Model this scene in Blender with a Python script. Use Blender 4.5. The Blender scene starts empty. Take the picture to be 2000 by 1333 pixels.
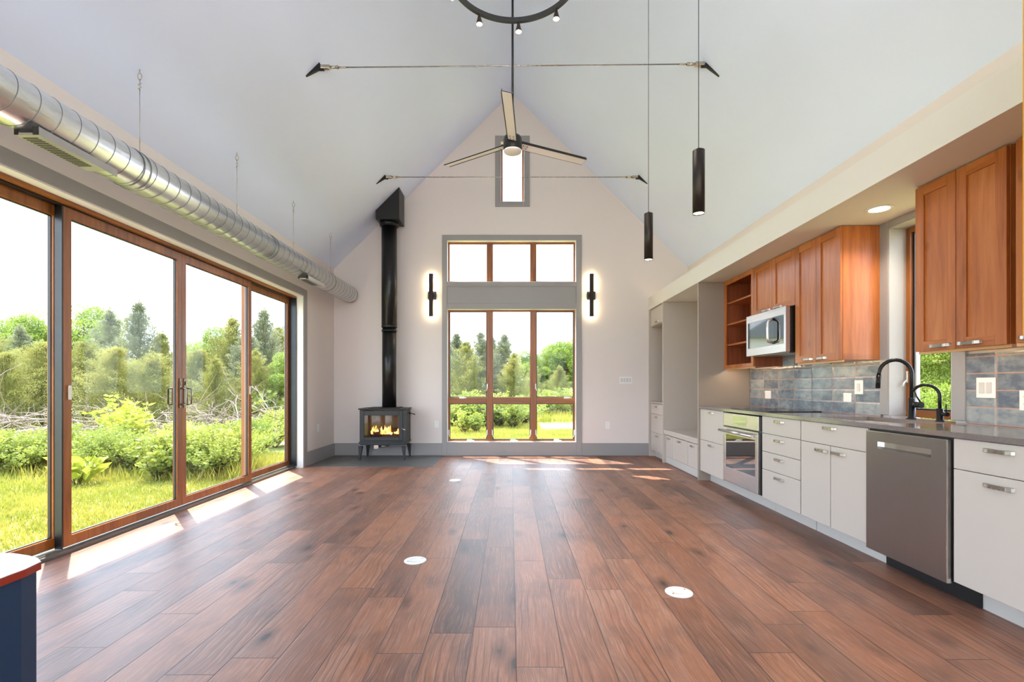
import bpy, bmesh, math, random
import numpy as np
from mathutils import Vector, Matrix
C = bpy.context.scene.collection
R = random.Random(7)
PI = math.pi
RX = 0.0175            # x of the ridge

# ------------------------------------------------------------------ camera
cam_d = bpy.data.cameras.new('camera'); cam = bpy.data.objects.new('camera', cam_d); C.objects.link(cam)
cam.location = (0, 0, 1.15); cam.rotation_euler = (PI/2, 0, 0)
cam_d.sensor_width = 36; cam_d.lens = 950/2000*36
cam_d.shift_x = 2.5/2000; cam_d.shift_y = 89.5/2000
cam_d.clip_start = 0.05; cam_d.clip_end = 500
bpy.context.scene.camera = cam
vs = bpy.context.scene.view_settings
vs.view_transform = 'Standard'; vs.look = 'None'; vs.gamma = 1; vs.use_curve_mapping = False
vs.exposure = 1.08
# ------------------------------------------------------------------ world
SKY = 3.3
w = bpy.data.worlds.new('world'); bpy.context.scene.world = w; w.use_nodes = True
nt = w.node_tree; nt.nodes.clear()
def wn(t, **k):
    n = nt.nodes.new(t)
    for a, b in k.items(): setattr(n, a, b)
    return n
tc = wn('ShaderNodeTexCoord'); sx = wn('ShaderNodeSeparateXYZ'); cr = wn('ShaderNodeValToRGB')
nz = wn('ShaderNodeTexNoise'); nz.inputs['Scale'].default_value = 2.2; nz.inputs['Detail'].default_value = 5
mp = wn('ShaderNodeMapping'); mp.inputs['Scale'].default_value = (1, 1, 3)
mx = wn('ShaderNodeMix', data_type='RGBA'); bg = wn('ShaderNodeBackground'); wo = wn('ShaderNodeOutputWorld')
cr.color_ramp.elements[0].position = 0.0; cr.color_ramp.elements[0].color = (.74, .84, 1, 1)
cr.color_ramp.elements[1].position = 0.9; cr.color_ramp.elements[1].color = (.52, .67, 1, 1)
c2 = wn('ShaderNodeValToRGB'); c2.color_ramp.elements[0].position = .42; c2.color_ramp.elements[1].position = .62
L = nt.links.new
L(tc.outputs['Generated'], sx.inputs[0]); L(sx.outputs[2], cr.inputs[0])
L(tc.outputs['Generated'], mp.inputs[0]); L(mp.outputs[0], nz.inputs['Vector']); L(nz.outputs[0], c2.inputs[0])
L(c2.outputs[0], mx.inputs[0]); L(cr.outputs[0], mx.inputs[6]); mx.inputs[7].default_value = (.78, .87, 1, 1)
L(mx.outputs[2], bg.inputs[0]); bg.inputs[1].default_value = SKY; L(bg.outputs[0], wo.inputs[0])
# ------------------------------------------------------------------ sun
sd = bpy.data.lights.new('sun', 'SUN'); sd.energy = 8.8; sd.angle = 0.009; sd.color = (1, .92, .82)
sun = bpy.data.objects.new('sun', sd); C.objects.link(sun)
sun.rotation_euler = Vector((.366, -.43, -1)).to_track_quat('-Z', 'Y').to_euler()

# ================================================================== helpers
def s2l(c):
    return tuple((v/255/12.92 if v/255 <= .04045 else ((v/255+.055)/1.055)**2.4) for v in c) + (1,)
class N:
    """tiny node-tree writer"""
    def __init__(s, name):
        s.m = bpy.data.materials.new(name); s.m.use_nodes = True; s.t = s.m.node_tree; s.t.nodes.clear()
        s.out = s.t.nodes.new('ShaderNodeOutputMaterial')
    def n(s, t, ins=None, **k):
        x = s.t.nodes.new(t)
        for a, b in k.items(): setattr(x, a, b)
        for a, b in (ins or {}).items(): s.set(x.inputs[a], b)
        return x
    def set(s, sock, v):
        if hasattr(v, 'is_output') or isinstance(v, bpy.types.NodeSocket): s.t.links.new(v, sock)
        else: sock.default_value = v
    def math(s, op, a, b=0.0, c=0.0):
        x = s.t.nodes.new('ShaderNodeMath'); x.operation = op
        s.set(x.inputs[0], a); s.set(x.inputs[1], b); s.set(x.inputs[2], c); return x.outputs[0]
    def mix(s, f, a, b, blend='MIX'):
        x = s.t.nodes.new('ShaderNodeMix'); x.data_type = 'RGBA'; x.blend_type = blend; x.clamp_factor = True
        s.set(x.inputs[0], f); s.set(x.inputs[6], a); s.set(x.inputs[7], b); return x.outputs[2]
    def ramp(s, f, stops):
        x = s.t.nodes.new('ShaderNodeValToRGB'); e = x.color_ramp.elements
        while len(e) < len(stops): e.new(.5)
        for i, (p, c) in enumerate(stops):
            e[i].position = p; e[i].color = c if len(c) == 4 else tuple(c)+(1,)
        s.set(x.inputs[0], f); return x.outputs[0]
    def coord(s, kind='Object'):
        return s.n('ShaderNodeNewGeometry').outputs['Position'] if kind == 'World' else s.n('ShaderNodeTexCoord').outputs[kind]
    def mapping(s, v, scale=(1,1,1), loc=(0,0,0), rot=(0,0,0)):
        return s.n('ShaderNodeMapping', {'Vector': v, 'Scale': scale, 'Location': loc, 'Rotation': rot}).outputs[0]
    def noise(s, v, scale=5, detail=3, rough=.5, dist=0):
        return s.n('ShaderNodeTexNoise', {'Vector': v, 'Scale': scale, 'Detail': detail, 'Roughness': rough, 'Distortion': dist}).outputs[0]
    def bump(s, h, strength=.2, dist=.01):
        return s.n('ShaderNodeBump', {'Height': h, 'Strength': strength, 'Distance': dist}).outputs[0]
    def bsdf(s, color, rough=.5, metal=0, normal=None, **extra):
        p = s.n('ShaderNodeBsdfPrincipled', {'Base Color': color, 'Roughness': rough, 'Metallic': metal})
        if normal is not None: s.set(p.inputs['Normal'], normal)
        for a, b in extra.items(): s.set(p.inputs[a.replace('_', ' ')], b)
        s.t.links.new(p.outputs[0], s.out.inputs[0]); return s.m
def vmul(c, k): return tuple(v*k for v in c[:3]) + (1,)

M = {}
def paint(name, c, rough=.55, var=.03, bump=.04):
    n = N(name); v = n.coord('World'); f = n.noise(v, 1.3, 4)
    base = s2l(c)
    col = n.mix(f, vmul(base, 1-var), vmul(base, 1+var))
    return n.bsdf(col, rough, normal=n.bump(n.noise(v, 220, 2), bump, .002))
M['wall'] = paint('warm_greige_paint', (226, 215, 208))
M['ceiling'] = paint('pale_blue_grey_paint', (222, 233, 254), .5)
M['soffit'] = paint('soffit_paint', (228, 222, 214))
M['trim'] = paint('mid_grey_trim_paint', (151, 147, 145), .4, .02, .02)
M['jamb'] = paint('pale_jamb_paint', (226, 222, 214), .45, .02, .02)
M['panel'] = paint('warm_grey_lacquer', (192, 180, 168), .38, .02, .01)
M['front'] = paint('light_grey_lacquer', (197, 187, 176), .38, .012, .01)
M['toe'] = paint('toe_kick_grey', (198, 194, 188), .45, .02, .01)
M['navy'] = paint('navy_paint', (22, 56, 86), .35, .05, .01)
M['yellow'] = paint('mustard_paint', (212, 150, 20), .5)
M['white'] = paint('white_plastic', (238, 236, 232), .35, .01, .0)
M['reveal'] = paint('grey_reveal_paint', (178, 173, 168), .45, .02, .02)
M['panel_shaded'] = paint('shaded_panel_lacquer', (158, 144, 130), .38, .02, .01)  # panel lacquer darkened: shade on the near panel put into the colour
M['hood'] = paint('exterior_board', (150, 145, 135), .6)
M['roof'] = paint('roof_metal', (120, 122, 125), .5)
def metal(name, c, rough=.35, m=1.0, stretch=None, var=.08, rv=.16):
    n = N(name); v = n.mapping(n.coord('Object'), stretch or (1, 1, 1))
    f = n.noise(v, 60 if stretch else 14, 3)
    base = s2l(c)
    col = n.mix(f, vmul(base, 1-var), vmul(base, 1+var))
    r = n.math('MULTIPLY_ADD', f, rv, rough-rv/2)
    return n.bsdf(col, r, m)
M['steel'] = metal('brushed_stainless', (196, 190, 186), .3, 1, (1, .04, 6))
M['dwsteel'] = metal('slate_stainless', (150, 142, 138), .32, 1, (1, 8, .05))
M['steel_hi'] = metal('bright_stainless', (225, 222, 218), .22)
M['pewter'] = metal('aged_pewter', (172, 164, 156), .27, 1)
M['nickel'] = metal('satin_nickel', (190, 180, 165), .28)
M['handle_nickel'] = metal('door_nickel', (130, 120, 108), .35)
M['black'] = metal('matte_black_metal', (26, 26, 27), .42, .2)
M['stove'] = metal('stove_black', (44, 45, 46), .45, .3)
M['pipe'] = metal('stovepipe_black', (26, 26, 27), .3, .3, None, .03, .03)
M['bronze'] = metal('dark_bronze', (52, 44, 38), .4, .7)
M['alu'] = metal('door_track_aluminium', (120, 118, 112), .4, .8)
M['rubber'] = metal('black_gasket', (22, 24, 26), .35, 0)
M['faucet'] = metal('matte_black_faucet', (22, 22, 22), .3, .5)
M['rocker'] = paint('off_white_rocker', (206, 203, 200), .35, .01, .0)
M['hardware'] = metal('white_window_hardware', (225, 222, 216), .35, .1)
# galvanised duct
n = N('galvanised_duct'); v = n.coord('Object')
vo = n.n('ShaderNodeTexVoronoi', {'Vector': n.mapping(v, (1, .35, 1)), 'Scale': 55.0}).outputs['Color']
f = n.noise(v, 6, 4)
bw = n.n('ShaderNodeRGBToBW', {0: vo}).outputs[0]
col = n.mix(bw, s2l((226, 227, 226)), s2l((238, 238, 237)))
M['duct'] = n.bsdf(col, n.math('MULTIPLY_ADD', f, .06, .27), 1)
M['seam'] = metal('duct_seam', (120, 120, 118), .35)
# glass
def glass(name, tint=(1, 1, 1), refl=1.0):
    n = N(name)
    fc = n.n('ShaderNodeLayerWeight', {'Blend': .5}).outputs['Facing']
    fr = n.math('MULTIPLY_ADD', n.math('POWER', fc, 5.0), .3, .006)
    tr = n.n('ShaderNodeBsdfTransparent', {'Color': tuple(tint)+(1,)})
    gl = n.n('ShaderNodeBsdfGlossy', {'Roughness': .0, 'Color': (1, 1, 1, 1)})
    mxs = n.n('ShaderNodeMixShader', {0: n.math('MULTIPLY', fr, refl), 1: tr.outputs[0], 2: gl.outputs[0]})
    n.t.links.new(mxs.outputs[0], n.out.inputs[0]); return n.m
M['glass'] = glass('window_glass', (.97, .985, .975))
M['stoveglass'] = glass('stove_glass', (.8, .78, .75), 3.0)
n = N('black_appliance_glass'); M['blackglass'] = n.bsdf(s2l((14, 14, 15)), .03, 0, Specular_IOR_Level=1.0, IOR=1.8)
n = N('cooktop_glass'); M['cooktop'] = n.bsdf(s2l((12, 12, 13)), .06)
n = N('mirror_window'); M['mirrorglass'] = n.bsdf(s2l((120, 120, 118)), .04, .9)
# clear plastic / small crystal tap
n = N('clear_plastic')
M['clear'] = n.bsdf((.9, .9, .9, 1), .1, 0, Alpha=.5)

def wood(name, c0, c1, c2, axis='z', rough=.42, knots=False, gscale=1.0):
    n = N(name); v = n.coord('Object')
    oi = n.n('ShaderNodeObjectInfo').outputs['Random']
    off = n.n('ShaderNodeCombineXYZ', {0: n.math('MULTIPLY', oi, 17.0), 1: n.math('MULTIPLY', oi, 31.0), 2: n.math('MULTIPLY', oi, 11.0)}).outputs[0]
    v = n.n('ShaderNodeVectorMath', {0: v, 1: off}, operation='ADD').outputs[0]
    sc = {'z': (1, 1, .07), 'y': (1, .07, 1), 'x': (.07, 1, 1)}[axis]
    g = n.noise(n.mapping(v, sc), 26*gscale, 5, .6, .6)
    big = n.noise(n.mapping(v, tuple(max(.25, q) for q in sc)), 3.2, 3, .5, .4)
    col = n.ramp(n.math('ADD', n.math('MULTIPLY', g, .55), n.math('MULTIPLY', big, .45)),
                 [(.33, s2l(c0)), (.5, s2l(c1)), (.68, s2l(c2))])
    if knots:
        sk = {'z': (.05, 1, .55), 'y': (.05, .55, 1), 'x': (.55, 1, 1)}[axis]
        vd = n.n('ShaderNodeTexVoronoi', {'Vector': n.mapping(v, sk), 'Scale': 5.2, 'Randomness': 1.0}).outputs['Distance']
        k = n.ramp(vd, [(.045, (1, 1, 1)), (.075, (.5, .5, .5)), (.15, (0, 0, 0))])
        gate = n.ramp(n.noise(v, 2.3, 1), [(.38, (0, 0, 0)), (.43, (1, 1, 1))])
        kk = n.mix(1.0, k, gate, 'MULTIPLY')
        col = n.mix(n.math('MULTIPLY', kk, .75), col, s2l((58, 26, 14)))
    return n.bsdf(col, rough, normal=n.bump(g, .08, .002), Coat_Weight=.15, Coat_Roughness=.25)
alder = ((148, 80, 34), (184, 106, 50), (205, 131, 72))
M['alder'] = wood('knotty_alder', *alder, 'z', .38, True)
M['alder_h'] = wood('knotty_alder_rail', *alder, 'y', .38, True)
M['alder_shaded'] = wood('alder_recess_shade', (110, 50, 24), (140, 70, 36), (160, 88, 50), 'z', .5)  # alder darkened: shade of the open shelf recess put into the colour
fir = ((108, 58, 14), (144, 81, 22), (170, 102, 33))
M['fir_z'] = wood('stained_fir_upright', *fir, 'z', .4)
M['fir_y'] = wood('stained_fir_rail_long', *fir, 'y', .4)
M['fir_x'] = wood('stained_fir_rail_cross', *fir, 'x', .4)
M['lit_rail'] = wood('lit_alder_edge', (190, 140, 90), (215, 165, 110), (230, 185, 135), 'y', .5)  # alder lightened: glow of the under-cabinet strips put into the colour
M['redwood'] = wood('red_edge_band', (130, 32, 14), (150, 42, 20), (165, 52, 28), 'y', .4)
# countertop
n = N('grey_quartz'); v = n.coord('World')
col = n.mix(n.noise(v, 90, 3), s2l((112, 103, 98)), s2l((134, 124, 118)))
M['quartz'] = n.bsdf(col, .1, 0, Specular_IOR_Level=.7)
n = N('island_top_stone'); v = n.coord('World')
col = n.ramp(n.noise(v, 7, 8, .7, 2), [(.38, s2l((150, 165, 190))), (.47, s2l((208, 212, 222))), (.7, s2l((222, 224, 232)))])
M['islandtop'] = n.bsdf(col, .3)
# hearth slate
n = N('hearth_slate'); v = n.coord('World')
M['slate'] = n.bsdf(n.mix(n.noise(v, 6, 6, .65), s2l((74, 75, 74)), s2l((108, 108, 104))), .4, normal=n.bump(n.noise(v, 30, 4), .2, .004))
# backsplash tiles (wall x = const ; grid along y and z)
n = N('glazed_blue_grey_tile'); v = n.coord('World'); sp = n.n('ShaderNodeSeparateXYZ', {0: v})
ty = n.math('DIVIDE', n.math('SUBTRACT', sp.outputs[1], 5.93), .2995); tz = n.math('DIVIDE', n.math('SUBTRACT', sp.outputs[2], .918), .1052)
iy, iz = n.math('FLOOR', ty), n.math('FLOOR', tz)
fy, fz = n.math('SUBTRACT', ty, iy), n.math('SUBTRACT', tz, iz)
wob = n.math('MULTIPLY', n.math('SUBTRACT', n.noise(v, 14, 3), .5), .03)
ey = n.math('MULTIPLY', n.math('MINIMUM', fy, n.math('SUBTRACT', 1.0, fy)), .2995)
ez = n.math('MULTIPLY', n.math('MINIMUM', fz, n.math('SUBTRACT', 1.0, fz)), .1052)
e = n.math('ADD', n.math('MINIMUM', ey, ez), n.math('MULTIPLY', wob, .12))
grout = n.ramp(e, [(.0022, (1, 1, 1)), (.0042, (0, 0, 0))])
idn = n.n('ShaderNodeTexWhiteNoise', {0: n.n('ShaderNodeCombineXYZ', {0: iy, 1: iz}).outputs[0]}, noise_dimensions='3D').outputs[0]
sh = n.n('ShaderNodeVectorMath', {0: v, 1: n.n('ShaderNodeCombineXYZ', {0: n.math('MULTIPLY', idn, 9), 1: 0.0, 2: 0.0}).outputs[0]}, operation='ADD').outputs[0]
mott = n.noise(n.mapping(sh, (1, 1, 1.8)), 9, 7, .62, .25)
col = n.ramp(n.math('ADD', n.math('MULTIPLY', mott, .75), n.math('MULTIPLY', idn, .25)), [(.36, s2l((98, 108, 122))), (.5, s2l((128, 137, 144))), (.64, s2l((158, 163, 162)))])
col = n.mix(grout, col, s2l((186, 142, 118)))
hgt = n.math('ADD', n.ramp(e, [(.001, (0, 0, 0)), (.012, (1, 1, 1))]), n.math('MULTIPLY', n.noise(v, 22, 2), .9))
M['tile'] = n.bsdf(col, n.math('MULTIPLY_ADD', grout, .5, .13), 0, n.bump(hgt, .35, .006))
# oak plank floor
n = N('brown_oak_planks'); v = n.coord('World'); sp = n.n('ShaderNodeSeparateXYZ', {0: v}); X, Y = sp.outputs[0], sp.outputs[1]
tx = n.math('DIVIDE', n.math('SUBTRACT', X, .0225), .2005); ix = n.math('FLOOR', tx); fx = n.math('SUBTRACT', tx, ix)
r1 = n.n('ShaderNodeTexWhiteNoise', {'W': ix}, noise_dimensions='1D').outputs[0]
r2 = n.n('ShaderNodeTexWhiteNoise', {'W': n.math('ADD', ix, 41.3)}, noise_dimensions='1D').outputs[0]
ln = n.math('MULTIPLY_ADD', r2, 1.1, 1.15)
tyy = n.math('DIVIDE', n.math('ADD', Y, n.math('MULTIPLY', r1, 7.0)), ln); iyy = n.math('FLOOR', tyy); fyy = n.math('SUBTRACT', tyy, iyy)
idv = n.n('ShaderNodeCombineXYZ', {0: ix, 1: iyy, 2: 0.0}).outputs[0]
wn1 = n.n('ShaderNodeTexWhiteNoise', {0: idv}, noise_dimensions='3D'); rid = wn1.outputs[0]; ridc = wn1.outputs[1]
dx = n.math('MULTIPLY', n.math('MINIMUM', fx, n.math('SUBTRACT', 1.0, fx)), .2005)
dy = n.math('MULTIPLY', n.math('MINIMUM', fyy, n.math('SUBTRACT', 1.0, fyy)), ln)
ed = n.math('MINIMUM', dx, dy)
gap = n.ramp(ed, [(.0006, (1, 1, 1)), (.002, (0, 0, 0))])
off = n.n('ShaderNodeVectorMath', {0: ridc, 'Scale': 23.0}, operation='SCALE').outputs[0]
pv = n.n('ShaderNodeVectorMath', {0: v, 1: off}, operation='ADD').outputs[0]
warp = n.noise(n.mapping(pv, (1.0, .45, 1)), 3.0, 2, .5)
pvx = n.n('ShaderNodeVectorMath', {0: pv, 1: n.n('ShaderNodeCombineXYZ', {0: n.math('MULTIPLY', warp, .13), 1: 0.0, 2: 0.0}).outputs[0]}, operation='ADD').outputs[0]
fine = n.noise(n.mapping(pvx, (1, .03, 1)), 190, 5, .7, 0)
band = n.noise(n.mapping(pvx, (1, .09, 1)), 11, 4, .55, .5)
cath = n.n('ShaderNodeTexWave', {'Vector': n.mapping(pvx, (1, .11, 1)), 'Scale': 9.0, 'Distortion': 4.0, 'Detail': 3.0, 'Detail Scale': 1.4, 'Detail Roughness': .6}, wave_type='BANDS', bands_direction='X').outputs['Fac']
cg = n.ramp(n.noise(n.mapping(pv, (1.6, .6, 1)), 2.2, 1), [(.48, (0, 0, 0)), (.6, (1, 1, 1))])
tone = n.math('ADD', n.math('MULTIPLY', rid, .56), n.math('MULTIPLY_ADD', band, .56, -.06))
col = n.ramp(tone, [(.2, s2l((88, 64, 56))), (.38, s2l((128, 94, 80))), (.52, s2l((156, 116, 98))), (.66, s2l((168, 118, 92))), (.78, s2l((176, 134, 114))), (.9, s2l((158, 134, 126)))])
blo = n.ramp(n.noise(n.mapping(pv, (1.5, .5, 1)), 2.6, 3, .6), [(.4, (0, 0, 0)), (.62, (1, 1, 1))])
col = n.mix(n.math('MULTIPLY', blo, .45), col, s2l((172, 112, 76)))
blo2 = n.ramp(n.noise(n.mapping(pv, (1.2, .7, 1), (7, 3, 0)), 3.4, 4, .6), [(.5, (0, 0, 0)), (.7, (1, 1, 1))])
col = n.mix(n.math('MULTIPLY', blo2, .62), col, s2l((96, 70, 62)))
col = n.mix(n.math('MULTIPLY', n.ramp(fine, [(.4, (1, 1, 1)), (.56, (0, 0, 0))]), .33), col, s2l((92, 64, 54)))
col = n.mix(n.math('MULTIPLY', n.ramp(fine, [(.52, (0, 0, 0)), (.68, (1, 1, 1))]), .45), col, s2l((196, 168, 156)))
lines = n.ramp(cath, [(.0, (1, 1, 1)), (.2, (0, 0, 0))])
col = n.mix(n.math('MULTIPLY', n.math('MULTIPLY', lines, cg), .55), col, s2l((84, 62, 56)))
kn = n.n('ShaderNodeTexVoronoi', {'Vector': n.mapping(pv, (1, .42, 0)), 'Scale': 4.6}).outputs['Distance']
kd = n.math('ADD', kn, n.math('MULTIPLY', n.math('SUBTRACT', n.noise(pv, 24, 3), .5), .06))
kf = n.ramp(kd, [(.06, (1, 1, 1)), (.10, (.6, .6, .6)), (.26, (0, 0, 0))])
kg = n.ramp(n.noise(pv, 1.4, 1), [(.36, (0, 0, 0)), (.43, (1, 1, 1))])
col = n.mix(n.math('MULTIPLY', n.mix(1.0, kf, kg, 'MULTIPLY'), .9), col, s2l((46, 34, 30)))
col = n.mix(1.0, col, (.88, .79, .72, 1), 'MULTIPLY')
col = n.mix(gap, col, s2l((60, 42, 36)))
hh = n.math('SUBTRACT', n.math('MULTIPLY', n.math('ADD', fine, n.math('MULTIPLY', cath, cg)), .35), n.math('MULTIPLY', gap, 1.0))
M['floor'] = n.bsdf(col, n.math('MULTIPLY_ADD', fine, .2, .32), 0, n.bump(hh, .22, .004), Specular_IOR_Level=.6)
# emission
def emit(name, c, s):
    n = N(name); e = n.n('ShaderNodeEmission', {'Color': tuple(c)+(1,), 'Strength': s}); n.t.links.new(e.outputs[0], n.out.inputs[0]); return n.m
M['bulb'] = emit('warm_bulb', (1, .82, .6), 9)
M['led'] = emit('warm_led', (1, .78, .5), 22)
M['coveled'] = emit('cove_led', (1, .78, .52), 3)
M['downlight'] = emit('downlight_lens', (1, .9, .78), 8)
n = N('flame'); v = n.coord('Object'); col = n.ramp(n.noise(v, 14, 4), [(.35, (1, .12, .02)), (.5, (1, .4, .08)), (.65, (1, .8, .4))])
e = n.n('ShaderNodeEmission', {'Color': col, 'Strength': 2.2}); n.t.links.new(e.outputs[0], n.out.inputs[0]); M['flame'] = n.m
M['log'] = wood('charred_log', (40, 26, 20), (90, 60, 40), (140, 96, 66), 'x', .9)
M['firebrick'] = paint('pale_firebrick', (150, 140, 125), .8, .12, .3)
# outdoors
def leafmat(name, c0, c1, trans=.35, scale=1.2):
    n = N(name); v = n.coord('World')
    col = n.mix(n.ramp(n.noise(v, scale, 4), [(.35, (0, 0, 0)), (.65, (1, 1, 1))]), s2l(c0), s2l(c1))
    c1 = tuple(q*.9 for q in c1); col = n.mix(1.0, col, (.8, .8, .8, 1), 'MULTIPLY')
    rv = n.noise(v, 23, 2)
    col = n.mix(n.math('MULTIPLY', rv, .5), col, s2l(c1))
    d = n.n('ShaderNodeBsdfPrincipled', {'Base Color': col, 'Roughness': .5})
    t = n.n('ShaderNodeBsdfTranslucent', {'Color': col})
    mxs = n.n('ShaderNodeMixShader', {0: trans, 1: d.outputs[0], 2: t.outputs[0]})
    n.t.links.new(mxs.outputs[0], n.out.inputs[0]); return n.m
M['cedar'] = leafmat('cedar_foliage', (112, 122, 62), (172, 168, 92), .35)
M['cedar_g'] = leafmat('grey_green_cedar_foliage', (116, 124, 94), (156, 158, 118), .35)
M['leaf'] = leafmat('deciduous_leaves', (100, 132, 44), (160, 178, 76), .45)
M['leafb'] = leafmat('bright_shrub_leaves', (150, 168, 50), (205, 208, 90), .5)
M['leafd'] = leafmat('dark_shrub_leaves', (104, 132, 50), (180, 186, 88), .4)
M['brush'] = paint('weathered_dead_wood', (136, 120, 107), .8, .2, .1)
M['bark'] = paint('tree_bark', (104, 84, 68), .9, .2, .3)
M['blade'] = leafmat('meadow_grass', (134, 150, 48), (192, 182, 84), .35, 2.0)
n = N('meadow_ground'); v = n.coord('World')
col = n.ramp(n.noise(v, .9, 6, .65), [(.36, s2l((112, 126, 54))), (.5, s2l((140, 146, 72))), (.62, s2l((170, 156, 116)))])
M['ground'] = n.bsdf(col, .9, 0, n.bump(n.noise(v, 12, 5), .6, .05))
n = N('sand_path'); v = n.coord('World')
M['sand'] = n.bsdf(n.mix(n.noise(v, 4, 5), s2l((196, 188, 170)), s2l((222, 214, 200))), .9)

M['bounce_paving'] = paint('pale_bounce_paving', (214, 210, 206), .9, .08, .3)  # pale surface for the unseen ground added to bounce light indoors
# ------------------------------------------------------------------ mesh builder
class MB:
    def __init__(s): s.b = bmesh.new()
    def add(s, b2):
        me = bpy.data.meshes.new('tmp'); b2.to_mesh(me); b2.free(); s.b.from_mesh(me); bpy.data.meshes.remove(me); return s
    def box(s, x0, x1, y0, y1, z0, z1, bev=0.0, seg=1):
        b = bmesh.new(); bmesh.ops.create_cube(b, size=1)
        sx_, sy_, sz_ = abs(x1-x0), abs(y1-y0), abs(z1-z0)
        bmesh.ops.scale(b, vec=(sx_, sy_, sz_), verts=b.verts)
        bmesh.ops.translate(b, vec=((x0+x1)/2, (y0+y1)/2, (z0+z1)/2), verts=b.verts)
        if bev: bmesh.ops.bevel(b, geom=list(b.edges), offset=min(bev, .45*min(sx_, sy_, sz_)), segments=seg, affect='EDGES', profile=.5)
        return s.add(b)
    def prism(s, pts, axis, a, c, bev=0):
        """extrude a 2-D polygon; pts in the two other axes in x,y,z order"""
        b = bmesh.new()
        def P(p, t):
            return {'x': (t, p[0], p[1]), 'y': (p[0], t, p[1]), 'z': (p[0], p[1], t)}[axis]
        v0 = [b.verts.new(P(p, a)) for p in pts]; v1 = [b.verts.new(P(p, c)) for p in pts]
        k = len(pts); b.faces.new(v0); b.faces.new(list(reversed(v1)))
        for i in range(k): b.faces.new((v0[i], v1[i], v1[(i+1) % k], v0[(i+1) % k]))
        bmesh.ops.recalc_face_normals(b, faces=b.faces)
        if bev: bmesh.ops.bevel(b, geom=list(b.edges), offset=bev, segments=1, affect='EDGES')
        return s.add(b)
    def ring(s, x0, x1, y0, y1, z0, z1, wy, wzb, wzt, bev=0):
        b = bmesh.new(); V = []
        for x in (x0, x1):
            V.append([b.verts.new((x, y, z)) for y, z in ((y0, z0), (y1, z0), (y1, z1), (y0, z1))])
            V.append([b.verts.new((x, y, z)) for y, z in ((y0+wy, z0+wzb), (y1-wy, z0+wzb), (y1-wy, z1-wzt), (y0+wy, z1-wzt))])
        o0, i0, o1, i1 = V
        for k in range(4):
            j = (k+1) % 4
            b.faces.new((o0[k], o0[j], i0[j], i0[k])); b.faces.new((o1[k], i1[k], i1[j], o1[j]))
            b.faces.new((o0[k], o1[k], o1[j], o0[j])); b.faces.new((i0[k], i0[j], i1[j], i1[k]))
        bmesh.ops.recalc_face_normals(b, faces=b.faces)
        if bev:
            es = [e for e in b.edges if len(e.link_faces) == 2 and e.calc_face_angle(0) > .5]
            bmesh.ops.bevel(b, geom=es, offset=bev, segments=1, affect='EDGES')
        return s.add(b)
    def cyl(s, p0, p1, r0, r1=None, seg=20, caps=True):
        r1 = r0 if r1 is None else r1; p0, p1 = Vector(p0), Vector(p1); d = p1-p0
        b = bmesh.new(); bmesh.ops.create_cone(b, cap_ends=caps, segments=seg, radius1=r0, radius2=r1, depth=d.length)
        for f in b.faces: f.smooth = len(f.verts) == 4
        bmesh.ops.transform(b, matrix=Matrix.Translation((p0+p1)/2) @ d.to_track_quat('Z', 'Y').to_matrix().to_4x4(), verts=b.verts)
        return s.add(b)
    def tube(s, pts, r, seg=10, closed=False, caps=True):
        pts = [Vector(p) for p in pts]; k = len(pts); rr = r if isinstance(r, (list, tuple)) else [r]*k
        b = bmesh.new(); rings = []; up = None
        for i, p in enumerate(pts):
            if closed: t = pts[(i+1) % k]-pts[i-1]
            else: t = pts[min(i+1, k-1)]-pts[max(i-1, 0)]
            t.normalize()
            if up is None: up = t.orthogonal().normalized()
            up = (up - t*up.dot(t)).normalized(); q = t.cross(up)
            rings.append([b.verts.new(p + (up*math.cos(2*PI*j/seg)+q*math.sin(2*PI*j/seg))*rr[i]) for j in range(seg)])
        for i in range(k if closed else k-1):
            A, B = rings[i], rings[(i+1) % k]
            for j in range(seg):
                f = b.faces.new((A[j], A[(j+1) % seg], B[(j+1) % seg], B[j])); f.smooth = True
        if caps and not closed: b.faces.new(list(reversed(rings[0]))); b.faces.new(rings[-1])
        bmesh.ops.recalc_face_normals(b, faces=b.faces)
        return s.add(b)
    def lathe(s, prof, center, axis='z', seg=28, caps=True):
        b = bmesh.new(); rings = []; c = Vector(center)
        for r, h in prof:
            ring = []
            for j in range(seg):
                a = 2*PI*j/seg; u, w_ = r*math.cos(a), r*math.sin(a)
                q = {'z': (u, w_, h), 'y': (u, h, w_), 'x': (h, u, w_)}[axis]
                ring.append(b.verts.new(c+Vector(q)))
            rings.append(ring)
        for A, B in zip(rings, rings[1:]):
            for j in range(seg):
                f = b.faces.new((A[j], A[(j+1) % seg], B[(j+1) % seg], B[j])); f.smooth = True
        if caps: b.faces.new(rings[0]); b.faces.new(rings[-1])
        bmesh.ops.remove_doubles(b, verts=b.verts, dist=1e-6)
        bmesh.ops.recalc_face_normals(b, faces=b.faces)
        return s.add(b)
    def xf(s, m): bmesh.ops.transform(s.b, matrix=m, verts=s.b.verts); return s
    def build(s, name, mat, parent=None, **props):
        me = bpy.data.meshes.new(name)
        o = bpy.data.objects.new(name, me); C.objects.link(o)
        org = Vector((0, 0, 0))
        if parent is not None:
            p = parent; o.parent = parent
            while p.parent: p = p.parent
            org = Vector(ORG.get(p.name, (0, 0, 0)))
        bmesh.ops.translate(s.b, vec=-org, verts=s.b.verts)
        s.b.to_mesh(me); s.b.free()
        me.materials.append(M[mat] if isinstance(mat, str) else mat)
        for a, b_ in props.items(): o[a] = b_
        return o
ORG = {}
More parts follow.
